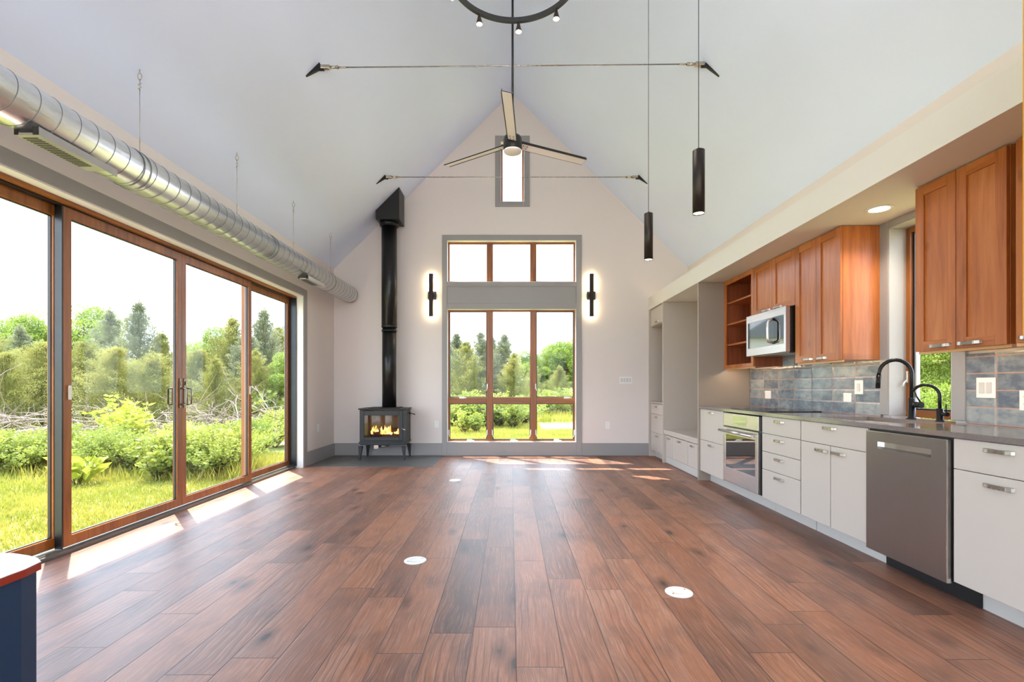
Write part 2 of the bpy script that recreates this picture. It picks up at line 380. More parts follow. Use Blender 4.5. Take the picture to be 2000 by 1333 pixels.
def thing(name, label, cat, loc=(0, 0, 0), group=None, kind=None):
    o = bpy.data.objects.new(name, None); C.objects.link(o); o.location = loc; ORG[o.name] = tuple(loc)
    o.empty_display_size = .1
    if label: o['label'] = label
    if cat: o['category'] = cat
    if group: o['group'] = group
    if kind: o['kind'] = kind
    return o
def tag(o, label, cat, group=None, kind=None):
    o['label'] = label; o['category'] = cat
    if group: o['group'] = group
    if kind: o['kind'] = kind
    return o
def struct(name, mb, mat, label=None):
    o = mb.build(name, mat); o['kind'] = 'structure'
    if label: o['label'] = label
    return o
def sgroup(name, loc, label=None):
    o = thing(name, label, None, loc, None, 'structure'); return o
def copy_tree(root, loc, label, group=None, rotz=None):
    r = root.copy(); C.objects.link(r); r.location = loc
    if label: r['label'] = label
    if group: r['group'] = group
    if rotz is not None: r.rotation_euler = (0, 0, rotz)
    for ch in list(root.children):
        c = ch.copy(); C.objects.link(c); c.parent = r
        for g in list(ch.children):
            d = g.copy(); C.objects.link(d); d.parent = c
    return r

# ================================================================== room shell
YB, YF = 8.12, -3.2
def zc(x): return 6.056 - .992*abs(x-RX)
def strips(openings, x0, x1, ymin, ymax, roof=None, axis='y', top=None, bottom=-.25):
    """wall with rectangular openings [(a0,a1,z0,z1)]"""
    mb = MB(); br = sorted({x0, x1} | {o[0] for o in openings} | {o[1] for o in openings} | ({RX} if roof else set()))
    br = [b for b in br if x0 <= b <= x1]
    for a, c in zip(br, br[1:]):
        m = (a+c)/2; ops = sorted([o for o in openings if o[0] <= m <= o[1]], key=lambda o: o[2])
        z = bottom
        for o in ops:
            if o[2] > z: mb.prism([(a, z), (c, z), (c, o[2]), (a, o[2])], axis, ymin, ymax)
            z = o[3]
        ta, tb = (roof(a), roof(c)) if roof else (top, top)
        mb.prism([(a, z), (c, z), (c, tb), (a, ta)], axis, ymin, ymax)
    return mb
OPB = [(-1.062, 1.092, .227, 2.449), (-1.062, 1.092, 2.90, 3.595), (-.167, .224, 4.24, 5.247)]
struct('wall_back', strips(OPB, -3.17, 3.17, YB, YB+.16, lambda x: zc(x)+.03), 'wall')
OPF = [(-2.85, -.1, .05, 2.6), (.1, 2.85, .05, 2.6), (-1.9, 1.9, 2.75, 4.05)]
struct('wall_front', strips(OPF, -3.17, 3.17, YF-.16, YF, lambda x: zc(x)+.03), 'wall')
DY0, DY1, DZ = 2.17, 6.9, 2.44
struct('wall_left', strips([(DY0, DY1, -.02, DZ), (-2.6, 1.2, .02, DZ)], YF-.16, YB+.16, -3.17, -2.95, axis='x', top=zc(-2.95)+.03), 'wall')
SWY0, SWY1, SWZ0, SWZ1 = 3.224, 3.766, .90, 2.377
struct('wall_right', strips([(SWY0, SWY1, SWZ0, SWZ1)], YF-.16, YB+.16, 2.95, 3.17, axis='x', top=zc(2.98)+.03), 'wall')
# floor: slab with the hearth let in
HX0, HX1, HY0 = -2.95, -1.115, 6.99
fl = MB().box(-3.17, 3.17, YF-.16, HY0, -.2, 0)
fl.box(HX1, 3.17, HY0, YB+.16, -.2, 0)
struct('floor', fl, 'floor')
tag(MB().box(HX0, HX1, HY0, YB, -.2, .004, .003).build('hearth', 'slate'), 'dark grey slate hearth pad let into the wood floor under the stove', 'hearth')
# ceiling slabs
for sgn in (-1, 1):
    xe = RX + sgn*3.12
    mb = MB().prism([(RX, zc(RX)), (xe, zc(xe)), (xe, zc(xe)+.28), (RX, zc(RX)+.28)], 'y', YF-.35, YB+.2)
    struct('ceiling', mb, 'ceiling')
# eaves outside (flat soffit board under the roof edge)
for sgn in (-1, 1):
    a, b = sgn*3.12, sgn*3.62
    mb = MB().prism([(a, 2.70), (b, 2.68), (b, 2.80), (a, 3.32)], 'y', YF-.5, YB+.5)
    struct('roof_eave', mb, 'roof')
# soffit over the kitchen: fascia, underside, top shelf
FX, SZ0, SZ1 = 2.30, 2.432, 2.64
PY = 1.60
struct('ceiling_soffit', MB().box(FX, 2.95, PY, YB, SZ0, SZ1-.03).box(FX, FX+.02, PY, YB, SZ1-.03, SZ1), 'soffit')
tag(MB().box(FX+.06, FX+.085, PY+.02, YB-.1, SZ1-.03, SZ1-.015).build('cove_light_strip', 'coveled'), 'thin warm cove light strip lying on top of the kitchen soffit', 'light strip')
# yellow partition near the camera, right
struct('wall_yellow', MB().box(1.6812, 2.95, PY-.05, PY, 1.317, 3.13, .003), 'yellow')

# ---- left casing + jambs
lc = MB()
lc.box(-2.95, -2.93, DY0-.11, DY0, 0, DZ+.10, .003).box(-2.95, -2.93, DY1, DY1+.11, 0, DZ+.10, .003).box(-2.95, -2.93, DY0, DY1, DZ, DZ+.10, .003)
struct('trim_1', lc, 'trim', 'grey casing round the sliding doors')
jb = MB().box(-3.03, -2.94, DY1-.012, DY1, 0, DZ).box(-3.03, -2.94, DY0, DY0+.012, 0, DZ).box(-3.03, -2.94, DY0+.012, DY1-.012, DZ-.012, DZ)
struct('trim_2', jb, 'jamb', 'pale jamb lining of the sliding doors')
# baseboards
struct('baseboard_left', MB().box(-2.95, -2.932, DY1+.11, YB, .004, .21, .004), 'trim')
struct('baseboard_back', MB().box(-2.95, -1.145, YB-.018, YB, .004, .21, .004).box(1.184, FX, YB-.018, YB, 0, .21, .004), 'trim')

# ---- big sliding door
door = sgroup('door_1', (-3.1, DY0, 0), 'wood framed four panel sliding glass door on the left wall')
MB().box(-3.17, -3.05, DY0, DY1, -.05, .028, .004).box(-3.075, -3.068, DY0, DY1, .028, .036).build('sill_track', 'alu', door)
hd = MB().box(-3.17, -3.03, DY0+.012, DY1-.012, DZ-.035, DZ-.0125)
hd.build('head_frame', 'fir_y', door)
MB().box(-3.17, -3.075, DY0+.012, DY1-.012, DZ-.048, DZ-.035).build('head_track', 'rubber', door)
MB().box(-3.17, -3.03, DY1-.03, DY1-.012, .028, DZ-.035).box(-3.17, -3.03, DY0+.012, DY0+.03, .028, DZ-.035).build('side_track', 'rubber', door)
def panel(y0, y1, xf_, st=.062, zb=.042, zt=2.395, rb=.072, rt=.072):
    x0, x1 = xf_-.045, xf_
    p = MB().ring(x0, x1, y0, y1, zb, zt, st, rb, rt, .003).build('door_panel', 'fir_z', door)
    MB().box(x0+.018, x0+.024, y0+st-.005, y1-st+.005, zb+rb-.005, zt-rt+.005).build('glass_pane', 'glass', p)
    g = MB().ring(x0+.012, x0+.030, y0+st, y1-st, zb+rb, zt-rt, .006, .006, .006)
    g.build('glazing_gasket', 'rubber', p)
    return p
YA, YM, YC = 3.341, 4.543, 5.764
panel(DY0+.03, YA+.045, -3.125)
pB = panel(YA, YM, -3.07)
pC = panel(YM, YC, -3.07)
panel(YC-.045, DY1-.03, -3.125)
# interlock edges (black + pale aluminium strips between tracks)
MB().box(-3.122, -3.073, YA-.012, YA-.002, .036, 2.395).build('interlock', 'rubber', door)
MB().box(-3.122, -3.112, YC-.06, YC-.052, .042, 2.395).build('interlock', 'alu', door)
def pull(p, y, sgn):
    h = MB().box(-3.071, -3.062, y-.013, y+.013, .95, 1.23, .004).box(-3.066, -3.05, y-.006, y+.006, 1.165, 1.2, .003)
    h.tube([(-3.064, y, .985), (-3.012, y, .985), (-3.004, y, .993), (-3.004, y, 1.127), (-3.012, y, 1.135), (-3.064, y, 1.135)], .0075, 8)
    h.build('door_handle', 'handle_nickel', p)
    h = MB().box(-3.124, -3.115, y-.018, y+.018, .93, 1.24, .003)
    h.tube([(-3.12, y, .985), (-3.172, y, .985), (-3.18, y, .993), (-3.18, y, 1.127), (-3.172, y, 1.135), (-3.12, y, 1.135)], .0075, 8)
    h.build('outer_handle', 'bronze', p)
pull(pB, YM-.03, -1); pull(pC, YM+.03, 1)
MB().box(-3.071, -3.058, YA+.024, YA+.052, 1.06, 1.16, .003).build('lock_plate', 'nickel', pB)
MB().box(-3.071, -3.058, YC-.052, YC-.024, 1.06, 1.16, .003).build('lock_plate', 'nickel', pC)

# ---- second left opening behind the camera, plain glazed
d2 = sgroup('door_2', (-3.1, -2.6, 0))
f = MB()
for y in (-2.6, -1.4, -.7, .0, 1.12): f.box(-3.12, -3.07, y, y+.08, 0.02, 2.44)
f.box(-3.12, -3.07, -2.6, 1.2, .02, .12).box(-3.12, -3.07, -2.6, 1.2, 2.36, 2.44)
f.build('frame', 'fir_z', d2)
MB().box(-3.1, -3.094, -2.55, 1.15, .1, 2.4).build('glass_pane', 'glass', d2)

# ---- windows in the back wall
def fwin(name, x0, x1, z0, z1, cols, rows, label, sash=True):
    """cols/rows: mullion spans; frame sits set back in the wall"""
    g = sgroup(name, ((x0+x1)/2, YB, z0), label)
    ya, yb = YB+.085, YB+.145
    fr = MB(); fw = .03
    fr.box(x0, x0+fw, ya, yb, z0, z1, .003).box(x1-fw, x1, ya, yb, z0, z1, .003)
    for a, b in cols: fr.box(a, b, ya-.01, yb, z0+fw, z1-fw, .004)
    fr.build('frame', 'fir_z', g)
    fh = MB().box(x0+fw, x1-fw, ya, yb, z0, z0+fw, .003).box(x0+fw, x1-fw, ya, yb, z1-fw, z1, .003)
    xs = [x0+fw]+[q for c in cols for q in c]+[x1-fw]
    for a, b in rows:
        for k in range(0, len(xs), 2): fh.box(xs[k], xs[k+1], ya-.006, yb, a, b, .003)
    fh.build('rail', 'fir_x', g)
    zs = [z0+fw]+[q for c in rows for q in c]+[z1-fw]
    n_ = 0
    for j in range(0, len(zs), 2):
        for k in range(0, len(xs), 2):
            a, b, c, d = xs[k], xs[k+1], zs[j], zs[j+1]
            op = sash and (j == 0 or k != 2)
            e = .012 if op else .004
            gk = MB()
            for q in ((a, a+e, c, d), (b-e, b, c, d), (a+e, b-e, c, c+e), (a+e, b-e, d-e, d)):
                gk.box(q[0], q[1], ya+.006, ya+.03, q[2], q[3])
            s_ = gk.build('sash', 'rubber' if op else 'fir_x', g)
            MB().box(a+.002, b-.002, ya+.016, ya+.021, c+.002, d-.002).build('glass_pane', 'glass', s_)
            if op:
                cx = (a+b)/2 + (.03 if j == 0 else (-.1 if k == 0 else .2))
                cr_ = MB().box(cx-.05, cx+.04, ya-.03, ya-.005, c-.022, c+.006, .006).tube([(cx+.02, ya-.03, c-.002), (cx+.04, ya-.045, c-.006), (cx+.075, ya-.045, c-.01)], .007, 8)
                cr_.build('crank', 'hardware', s_)
                lv = [(b+.012, 1)] if (j and k == 0) else ([(a-.012, -1)] if j else [(a-.008, -1), (b+.008, 1)])
                zl = c+.11 if j == 0 else c+.17
                for xl, sg in lv:
                    MB().box(xl-.008, xl+.008, ya-.022, ya-.008, zl-.03, zl+.06, .003).tube([(xl, ya-.022, zl+.04), (xl-sg*.006, ya-.04, zl-.02), (xl-sg*.018, ya-.04, zl-.06)], .006, 8).build('lock_lever', 'hardware', s_)
    # pale lining of the reveal
    ln = MB().box(x0-.0, x0+.006, YB-.004, ya, z0, z1).box(x1-.006, x1, YB-.004, ya, z0, z1).box(x0, x1, YB-.004, ya, z1-.006, z1).box(x0, x1, YB-.006, ya, z0, z0+.006)
    ln.build('reveal', 'jamb', g)
    return g
cols = [(-.404, -.302), (.329, .431)]
fwin('window_1', -1.062, 1.092, .227, 2.449, cols, [(.868, .972)], 'large six pane wood window at the far end')
fwin('window_2', -1.062, 1.092, 2.90, 3.595, cols, [], 'three pane transom window over the large far window', False)
fwin('window_3', -.167, .224, 4.24, 5.247, [], [], 'tall narrow window high in the gable', False)
# far casing
t = .02
cs = MB()
def fb(x0, x1, z0, z1, y=YB-t): cs.box(x0, x1, y, YB, z0, z1, .003)
fb(-1.145, -1.062, 0, 3.684); fb(1.092, 1.184, 0, 3.684); fb(-1.062, 1.092, 3.595, 3.684)
fb(-1.062, 1.092, 2.823, 2.90); fb(-1.062, 1.092, 2.449, 2.541); fb(-1.062, 1.092, 0, .227)
cs.box(-1.062, 1.092, YB-.008, YB, 2.541, 2.823)
struct('trim_3', cs, 'trim', 'grey casing round the far windows')
cs = MB(); fb(-.258, -.167, 4.158, 5.338); fb(.224, .317, 4.158, 5.338); fb(-.167, .224, 5.247, 5.338); fb(-.167, .224, 4.158, 4.24)
struct('trim_4', cs, 'trim', 'grey casing round the high gable window')
# unseen rear glazing behind the camera, added to let sky light fill the room
for i, (a, b, c, d) in enumerate(OPF):
    g = sgroup('window_%d' % (5+i), ((a+b)/2, YF, c))
    m = MB(); y0, y1 = YF-.12, YF-.06
    m.box(a, a+.06, y0, y1, c, d).box(b-.06, b, y0, y1, c, d).box(a+.06, b-.06, y0, y1, c, c+.06).box(a+.06, b-.06, y0, y1, d-.06, d).box((a+b)/2-.04, (a+b)/2+.04, y0, y1, c+.06, d-.06)
    m.build('frame', 'fir_z', g); MB().box(a+.05, b-.05, YF-.095, YF-.09, c+.05, d-.05).build('glass_pane', 'glass', g)

# ---- sink window, right wall
g4 = sgroup('window_4', (3.05, SWY0, SWZ0), 'narrow wood window behind the kitchen taps')
xw0, xw1 = 3.055, 3.12
MB().box(xw0, xw1, SWY1-.045, SWY1, .92, SWZ1, .003).box(xw0, xw1, SWY0, SWY0+.035, .92, SWZ1, .003).build('frame', 'fir_z', g4)
MB().box(xw0, xw1, SWY0+.035, SWY1-.045, .92, .975, .003).box(xw0, xw1, SWY0+.035, SWY1-.045, SWZ1-.045, SWZ1, .003).build('rail', 'fir_y', g4)
s4 = MB().box(3.075, 3.10, SWY1-.062, SWY1-.045, .975, SWZ1-.045).box(3.075, 3.10, SWY0+.035, SWY0+.045, .975, SWZ1-.045).box(3.075, 3.10, SWY0+.045, SWY1-.062, .975, .988).build('sash', 'rubber', g4)
MB().box(3.088, 3.093, SWY0+.04, SWY1-.05, .98, SWZ1-.05).build('glass_pane', 'glass', s4)
MB().box(3.062, 3.072, SWY1-.10, SWY1-.088, .99, SWZ1-.06).box(3.045, 3.055, SWY1-.03, SWY1-.018, 1.18, 1.27, .003).tube([(3.045, SWY1-.024, 1.2), (3.02, SWY1-.03, 1.18), (3.01, SWY1-.035, 1.15)], .006, 8).build('lock_lever', 'hardware', s4)
ln = MB().box(2.925, xw0, SWY1-.008, SWY1, .93, SWZ1).box(2.925, xw0, SWY0, SWY0+.008, .93, SWZ1).box(2.925, xw0, SWY0, SWY1, SWZ1-.008, SWZ1)
ln.build('reveal', 'reveal', g4)
struct('trim_5', MB().box(2.92, 2.95, SWY1, SWY1+.087, .93, SZ0, .003).box(2.92, 2.95, SWY0-.094, SWY0, .93, SZ0, .003).box(2.92, 2.95, SWY0, SWY1, SWZ1, SZ0, .003), 'trim', 'grey casing round the sink window')

# ================================================================== kitchen
CF = 2.32         # x of base fronts
TK = 2.447        # x of toe kick
def handle_mb(cy, cz, x, L_=.15, tilt=0):
    """arched pewter bridge pull, centred at (x, cy, cz), long axis y, standing out towards -x"""
    h = L_/2; o = .024; k = .030
    pts = [(x, cy-h), (x-o*.55, cy-h+.006), (x-o, cy-h+k*.8), (x-o*.92, cy-h+k*1.3), (x-o*.92, cy+h-k*1.3), (x-o, cy+h-k*.8), (x-o*.55, cy+h-.006), (x, cy+h),
           (x, cy+h-k), (x-o*.45, cy+h-k*1.35), (x-o*.45, cy-h+k*1.35), (x, cy-h+k)]
    return MB().prism(pts, 'z', cz-.011, cz+.009, .0015)
def handle(cy, cz, x, parent, L_=.15):
    return handle_mb(cy, cz, x, L_).build('handle', 'pewter', parent)
G = .0042
def fr_board(y0, y1, z0, z1, x=CF, th=.02):
    return MB().box(x, x+th, y0+G, y1-G, z0+G/2, z1-G/2, .0015)
def base_unit(y0, y1, label, fronts, group='base cabinets under the worktop', x=CF, zb=.125, zt=.882, back=2.93, toe=True):
    t_ = thing('base_cabinet', label, 'cabinet', ((x+back)/2, (y0+y1)/2, 0), group)
    MB().box(x+.022, back, y0+.001, y1-.001, zb, zt).build('body', 'panel', t_)
    if toe: MB().box(TK, TK+.02, y0+.001, y1-.001, 0, zb).build('toe_kick', 'toe', t_)
    for f in fronts:
        kind, a, b, z0, z1, hy, hz = f
        o = fr_board(a, b, z0, z1, x).build(kind, 'front', t_)
        if hy is not None: handle(hy, hz, x, o, .15)
    return t_
P1 = 5.96
TOP = .882; BT = .127
base_unit(5.304, P1, 'light grey base cabinet with two deep drawers beside the tall grey panel', [('drawer', 5.304, P1, .51, TOP, 5.63, .847), ('drawer', 5.304, P1, BT, .51, 5.63, .466)])
base_unit(3.895, 4.49, 'light grey base cabinet with a bank of four drawers right of the oven', [
    ('drawer', 3.895, 4.49, .725, TOP, 4.2, .846), ('drawer', 3.895, 4.49, .56, .725, 4.2, .68), ('drawer', 3.895, 4.49, .397, .56, 4.2, .516), ('drawer', 3.895, 4.49, BT, .397, 4.2, .352)])
base_unit(3.157, 3.89, 'light grey sink cabinet with one wide drawer over two doors', [
    ('drawer', 3.157, 3.89, .722, TOP, 3.54, .848), ('door', 3.53, 3.89, BT, .722, 3.63, .676), ('door', 3.157, 3.53, BT, .722, 3.445, .676)])
base_unit(2.07, 2.552, 'light grey base cabinet right of the dishwasher with drawer over one door', [
    ('drawer', 2.07, 2.552, .722, TOP, 2.31, .842), ('door', 2.07, 2.552, BT, .722, 2.31, .672)])
base_unit(1.62, 2.068, 'light grey base cabinet at the near end of the worktop', [
    ('drawer', 1.62, 2.068, .722, TOP, 1.85, .842), ('door', 1.62, 2.068, BT, .722, 1.85, .672)])
# tall panels
oc = thing('oven_cabinet', 'thin housing and kick board beneath the built-in oven', 'cabinet', (2.6, 4.9, 0), 'base cabinets under the worktop')
MB().box(CF+.03, 2.93, 4.492, 5.302, .115, .134).build('bottom_board', 'panel', oc)
MB().box(TK, TK+.02, 4.491, 5.303, 0, .115).build('toe_kick', 'toe', oc)
def tall(y0, y1, label, zt=SZ0-.002, mt='panel'):
    return tag(MB().box(FX, 2.93, y0, y1, 0, zt, .002).build('tall_panel', mt), label, 'panel', 'tall grey end panels')
tall(P1, P1+.03, 'tall grey end panel where the worktop and open shelf begin', mt='panel_shaded')
tall(7.345, 7.385, 'tall warm grey panel between the window seat bench and the far drawer stack')
# worktop with sink cutout and apron into the window recess
CX, CZ0, CZ1 = 2.305, .884, .915
SX0, SX1, SY0, SY1 = 2.42, 2.83, 3.12, 3.84
wt = MB()
wt.box(CX, SX0, 1.62, P1, CZ0, CZ1, .002).box(SX1, 2.95, 1.62, P1, CZ0, CZ1)
wt.box(SX0, SX1, 1.62, SY0, CZ0, CZ1).box(SX0, SX1, SY1, P1, CZ0, CZ1)
wt.box(2.95, 3.055, SWY0, SWY1, CZ0+.016, CZ1)
tag(wt.build('worktop', 'quartz'), 'long grey stone worktop with a cut-out for the sink', 'worktop')
# sink
sk = thing('sink', 'undermount stainless sink let into the grey worktop by the tall tap', 'sink', ((SX0+SX1)/2, (SY0+SY1)/2, .70))
m = MB().box(SX0-.01, SX0+.004, SY0-.01, SY1+.01, .70, CZ0-.001).box(SX1-.004, SX1+.01, SY0-.01, SY1+.01, .70, CZ0-.001).box(SX0+.004, SX1-.004, SY0-.01, SY0+.004, .70, CZ0-.001).box(SX0+.004, SX1-.004, SY1-.004, SY1+.01, .70, CZ0-.001).box(SX0-.01, SX1+.01, SY0-.01, SY1+.01, .69, .70)
m.build('basin', 'steel', sk)
MB().lathe([(.045, .7), (.045, .704), (.03, .705), (.02, .702)], ((SX0+SX1)/2, (SY0+SY1)/2, 0)).build('drain', 'steel_hi', sk)
# cooktop
ck = thing('cooktop', 'black glass cooktop set in the worktop above the oven', 'cooktop', (2.63, 4.93, CZ1))
MB().box(2.385, 2.88, 4.50, 5.27, CZ1, CZ1+.007, .002).build('glass_top', 'cooktop', ck)
n = N('burner_ring'); M['burner'] = n.bsdf(s2l((70, 70, 72)), .2)
for (bx, by, br) in ((2.52, 4.69, .09), (2.52, 5.08, .075), (2.75, 4.69, .07), (2.75, 5.08, .1)):
    b = MB(); b.tube([(bx+br*math.cos(a*PI/16), by+br*math.sin(a*PI/16), CZ1+.0072) for a in range(32)], .0012, 6, True); b.build('burner_ring', 'burner', ck)
# oven
ov = thing('wall_oven', 'stainless built-in oven with display and glass door below the cooktop', 'oven', (2.6, 4.9, .14))
oy0, oy1 = 4.53, 5.275
MB().box(CF+.012, 2.9, oy0-.03, oy1+.02, .135, .872).build('body', 'rubber', ov)
cp = MB().box(CF-.012, CF+.012, oy0, oy1, .735, .872, .003).build('control_panel', 'steel', ov)
MB().box(CF-.0135, CF-.011, 4.77, 5.05, .762, .85).build('display', 'mirrorglass', cp)
odr = MB()
wy0, wy1, wz0, wz1 = oy0+.0575, oy1-.0575, .297, .645
odr.ring(CF-.016, CF+.01, oy0, oy1, .148, .722, .0575, wz0-.148, .722-wz1, .002)
od = odr.build('door', 'steel', ov)
MB().box(CF-.012, CF-.004, wy0, wy1, wz0, wz1).build('window_glass', 'blackglass', od)
hb = MB().cyl((CF-.06, oy0+.02, .685), (CF-.06, oy1-.0, .685), .014)
for y in (oy0+.04, oy1-.03): hb.box(CF-.066, CF-.014, y-.012, y+.012, .675, .695, .003)
hb.build('handle', 'steel_hi', od)
# dishwasher
dw = thing('dishwasher', 'stainless dishwasher with pocket handle and black kick plate', 'dishwasher', (2.6, 2.86, 0))
dy0, dy1 = 2.567, 3.150
MB().box(CF+.01, 2.9, 2.56, 3.153, .12, .880).build('body', 'rubber', dw)
d = MB(); px = CF-.018
hy0, hy1, hz0, hz1 = 2.567+.0955, 3.15-.0955, .762, .807
d.ring(px, CF+.008, dy0, dy1, .112, .868, .0955, hz0-.112, .868-hz1)
dd = d.build('door', 'dwsteel', dw)
MB().box(px-.0006, px+.02, dy0-.0005, dy0+.004, .112, .868).box(px-.0006, px+.01, dy0, dy1, .866, .8705).build('edge_trim', 'steel_hi', dd)
MB().prism([(px+.004, hz0), (px+.022, hz0+.012), (px+.022, hz1), (px+.024, hz1), (px+.024, hz0), (px+.004, hz0-.001)], 'y', hy0, hy1).box(px+.0, px+.024, hy0, hy0+.002, hz0, hz1).box(px, px+.024, hy1-.002, hy1, hz0, hz1).build('pocket_handle', 'steel_hi', dd)
MB().box(TK-.012, TK+.008, 2.52, 3.153, 0, .118).build('kick_plate', 'black', dw)
# bench in the niche
bn = thing('window_bench', 'low grey built-in bench with three cupboard doors in the niche', 'bench', (2.63, 6.67, 0))
b0, b1 = P1+.031, 7.344
MB().box(2.305, 2.93, b0, b1, .478, .508, .003).box(2.312, 2.33, b0, b1, .442, .478).build('seat', 'front', bn)
MB().box(2.362, 2.93, b0, b1, .105, .4775).build('body', 'panel', bn)
MB().box(2.348, 2.362, b0, b1, .01, .105).box(2.3625, 2.93, b0, b1, 0.0, .1049).build('plinth', 'toe', bn)
for (a, b, hy) in ((7.03, 7.34, 7.185), (6.43, 7.03, 6.75), (6.05, 6.43, 6.26)):
    o = fr_board(a, b, .108, .425, 2.34).build('door', 'front', bn); handle(hy, .385, 2.34, o, .12)
# far drawer stack with niche and upper cupboard
t_ = thing('drawer_stack', 'narrow light grey stack of three drawers in the far corner', 'drawers', (2.64, 7.75, 0), 'far corner cabinets')
y0, y1 = 7.387, 8.08
MB().box(CF+.022, 2.93, y0, y1, .115, .885).build('body', 'panel', t_)
MB().box(2.40, 2.42, y0, y1, 0, .115).build('toe_kick', 'toe', t_)
MB().box(FX+.01, 2.93, y0, y1, .886, .908, .002).build('top', 'panel', t_)
for z0, z1 in ((.712, .875), (.41, .712), (.112, .41)):
    o = fr_board(y0, y1-.04, z0, z1).build('drawer', 'front', t_); handle(7.70, z1-.045, CF, o, .14)
t_ = thing('wall_cupboard', 'small light grey cupboard high in the far corner niche', 'cupboard', (2.64, 7.75, 2.12), 'far corner cabinets')
MB().box(CF+.022, 2.93, y0, y1, 2.14, SZ0-.002).build('body', 'panel', t_)
o = fr_board(y0, y1-.04, 2.145, 2.412).build('door', 'front', t_); handle(7.70, 2.185, CF, o, .14)
tag(MB().box(FX, FX+.02, 8.08, YB-.001, 0, SZ0-.002).box(FX+.02, 2.93, 8.082, YB-.001, 0, SZ0-.002).build('filler_panel', 'panel'), 'narrow grey filler panel against the far wall in the corner', 'panel')
# niche back / bench backrest panel
tag(MB().box(2.932, 2.949, P1+.03, 8.08, 0, SZ0-.002).build('back_panel', 'panel'), 'tall grey board lining the wall behind the built-in bench', 'panel')

# ---- uppers (alder)
UX = 2.63; UT = SZ0-.004
def shaker(y0, y1, z0, z1, parent, hy, hz, x=UX):
    a, b, c, d = y0+G/2, y1-G/2, z0, z1; s = .062
    o = MB().box(x-.009, x-.002, a+s-.004, b-s+.004, c+s-.004, d-s+.004).build('door', 'alder', parent)
    for p0, p1 in ((a, a+s), (b-s, b)): MB().box(x-.02, x, p0, p1, c, d, .002).build('stile', 'alder', o)
    for p0, p1 in ((c, c+s), (d-s, d)): MB().box(x-.0195, x, a+s, b-s, p0, p1, .0015).build('rail', 'alder_h', o)
    handle(hy, hz, x-.02, o, .15)
    return o
def upper(y0, y1, z0, label, doors, extra=None, hz=None):
    t_ = thing('upper_cabinet', label, 'cabinet', ((UX+2.93)/2, (y0+y1)/2, z0), 'knotty wood upper cabinets')
    MB().box(UX+.001, 2.929, y0+.001, y1-.001, z0, UT, .001).build('body', 'alder', t_)
    for a, b, hy in doors: shaker(a, b, z0-.002, UT-.004, t_, hy, hz or z0+.025)
    return t_
upper(2.56, 3.141, 1.376, 'knotty wood upper cabinet with two doors right of the sink window', [(2.854, 3.141, 2.955), (2.56, 2.854, 2.765)])
upper(1.62, 2.535, 1.376, 'knotty wood upper cabinet cut off by the right edge of the picture', [(2.09, 2.51, 2.42), (1.64, 2.09, 1.80)])
cl = upper(3.85, 4.465, 1.366, 'knotty wood upper cabinet with two doors between microwave and window', [(4.16, 4.465, 4.27), (3.85, 4.16, 4.085)])
upper(4.467, 5.236, 1.905, 'short knotty wood cabinet with two doors above the microwave', [(4.86, 5.236, 4.965), (4.467, 4.86, 4.755)])
# open shelf unit
os_ = thing('open_shelf_unit', 'open knotty wood shelf unit with three shelves beside the tall panel', 'shelf', (2.79, 5.6, 1.37), 'knotty wood upper cabinets')
oy0_, oy1_ = 5.238, 5.957
for p0 in (oy0_, oy1_-.02): MB().box(UX, 2.929, p0, p0+.02, 1.37, UT).build('side', 'alder_shaded', os_)
for p0 in (1.375, UT-.02): MB().box(UX, 2.929, oy0_+.02, oy1_-.02, p0, p0+.018).build('board', 'alder_shaded', os_)
MB().box(2.917, 2.929, oy0_+.02, oy1_-.02, 1.393, UT-.02).build('back', 'alder_shaded', os_)
MB().ring(UX-.02, UX, oy0_, oy1_, 1.37, UT, .045, .04, .05, .0015).build('face_frame', 'alder', os_)
for z in (1.645, 1.893, 2.149): MB().box(UX+.01, 2.916, oy0_+.021, oy1_-.021, z, z+.019).build('shelf', 'alder_h', os_)
# microwave
mw = thing('microwave', 'stainless over-the-range microwave hanging under the short wood cabinet', 'microwave', (2.74, 4.86, 1.47))
my0, my1, mz0, mz1 = 4.485, 5.232, 1.474, 1.900
MB().box(2.575, 2.928, my0, my1, mz0+.004, mz1-.002, .002).build('body', 'rubber', mw)
md = MB(); fx0, fx1 = 2.535, 2.575
wy0, wy1 = 4.515+.05, my1-.03
md.ring(fx0, fx1, my0, my1, mz0, mz1, .0325, 1.556-mz0, mz1-1.822, .002)
mo = md.build('door', 'steel', mw)
MB().box(fx0+.002, fx1, 4.70, my1-.03, 1.556, 1.822).build('window_glass', 'mirrorglass', mo)
MB().box(fx0+.0015, fx1, my1-.085, my1-.03, 1.5565, 1.8215).build('window_border', 'blackglass', mo)
MB().box(fx0+.0015, fx1, my0+.035, 4.70, 1.5565, 1.8215).build('keypad', 'blackglass', mw)
hb = MB().tube([(fx0, 4.70, 1.575), (fx0-.045, 4.70, 1.59), (fx0-.052, 4.70, 1.62), (fx0-.052, 4.70, 1.76), (fx0-.045, 4.70, 1.79), (fx0, 4.70, 1.805)], .014, 10)
hb.build('handle', 'steel_hi', mo)
MB().box(2.60, 2.90, my0+.05, my1-.05, mz0-.004, mz0+.003).build('vent', 'steel', mw)
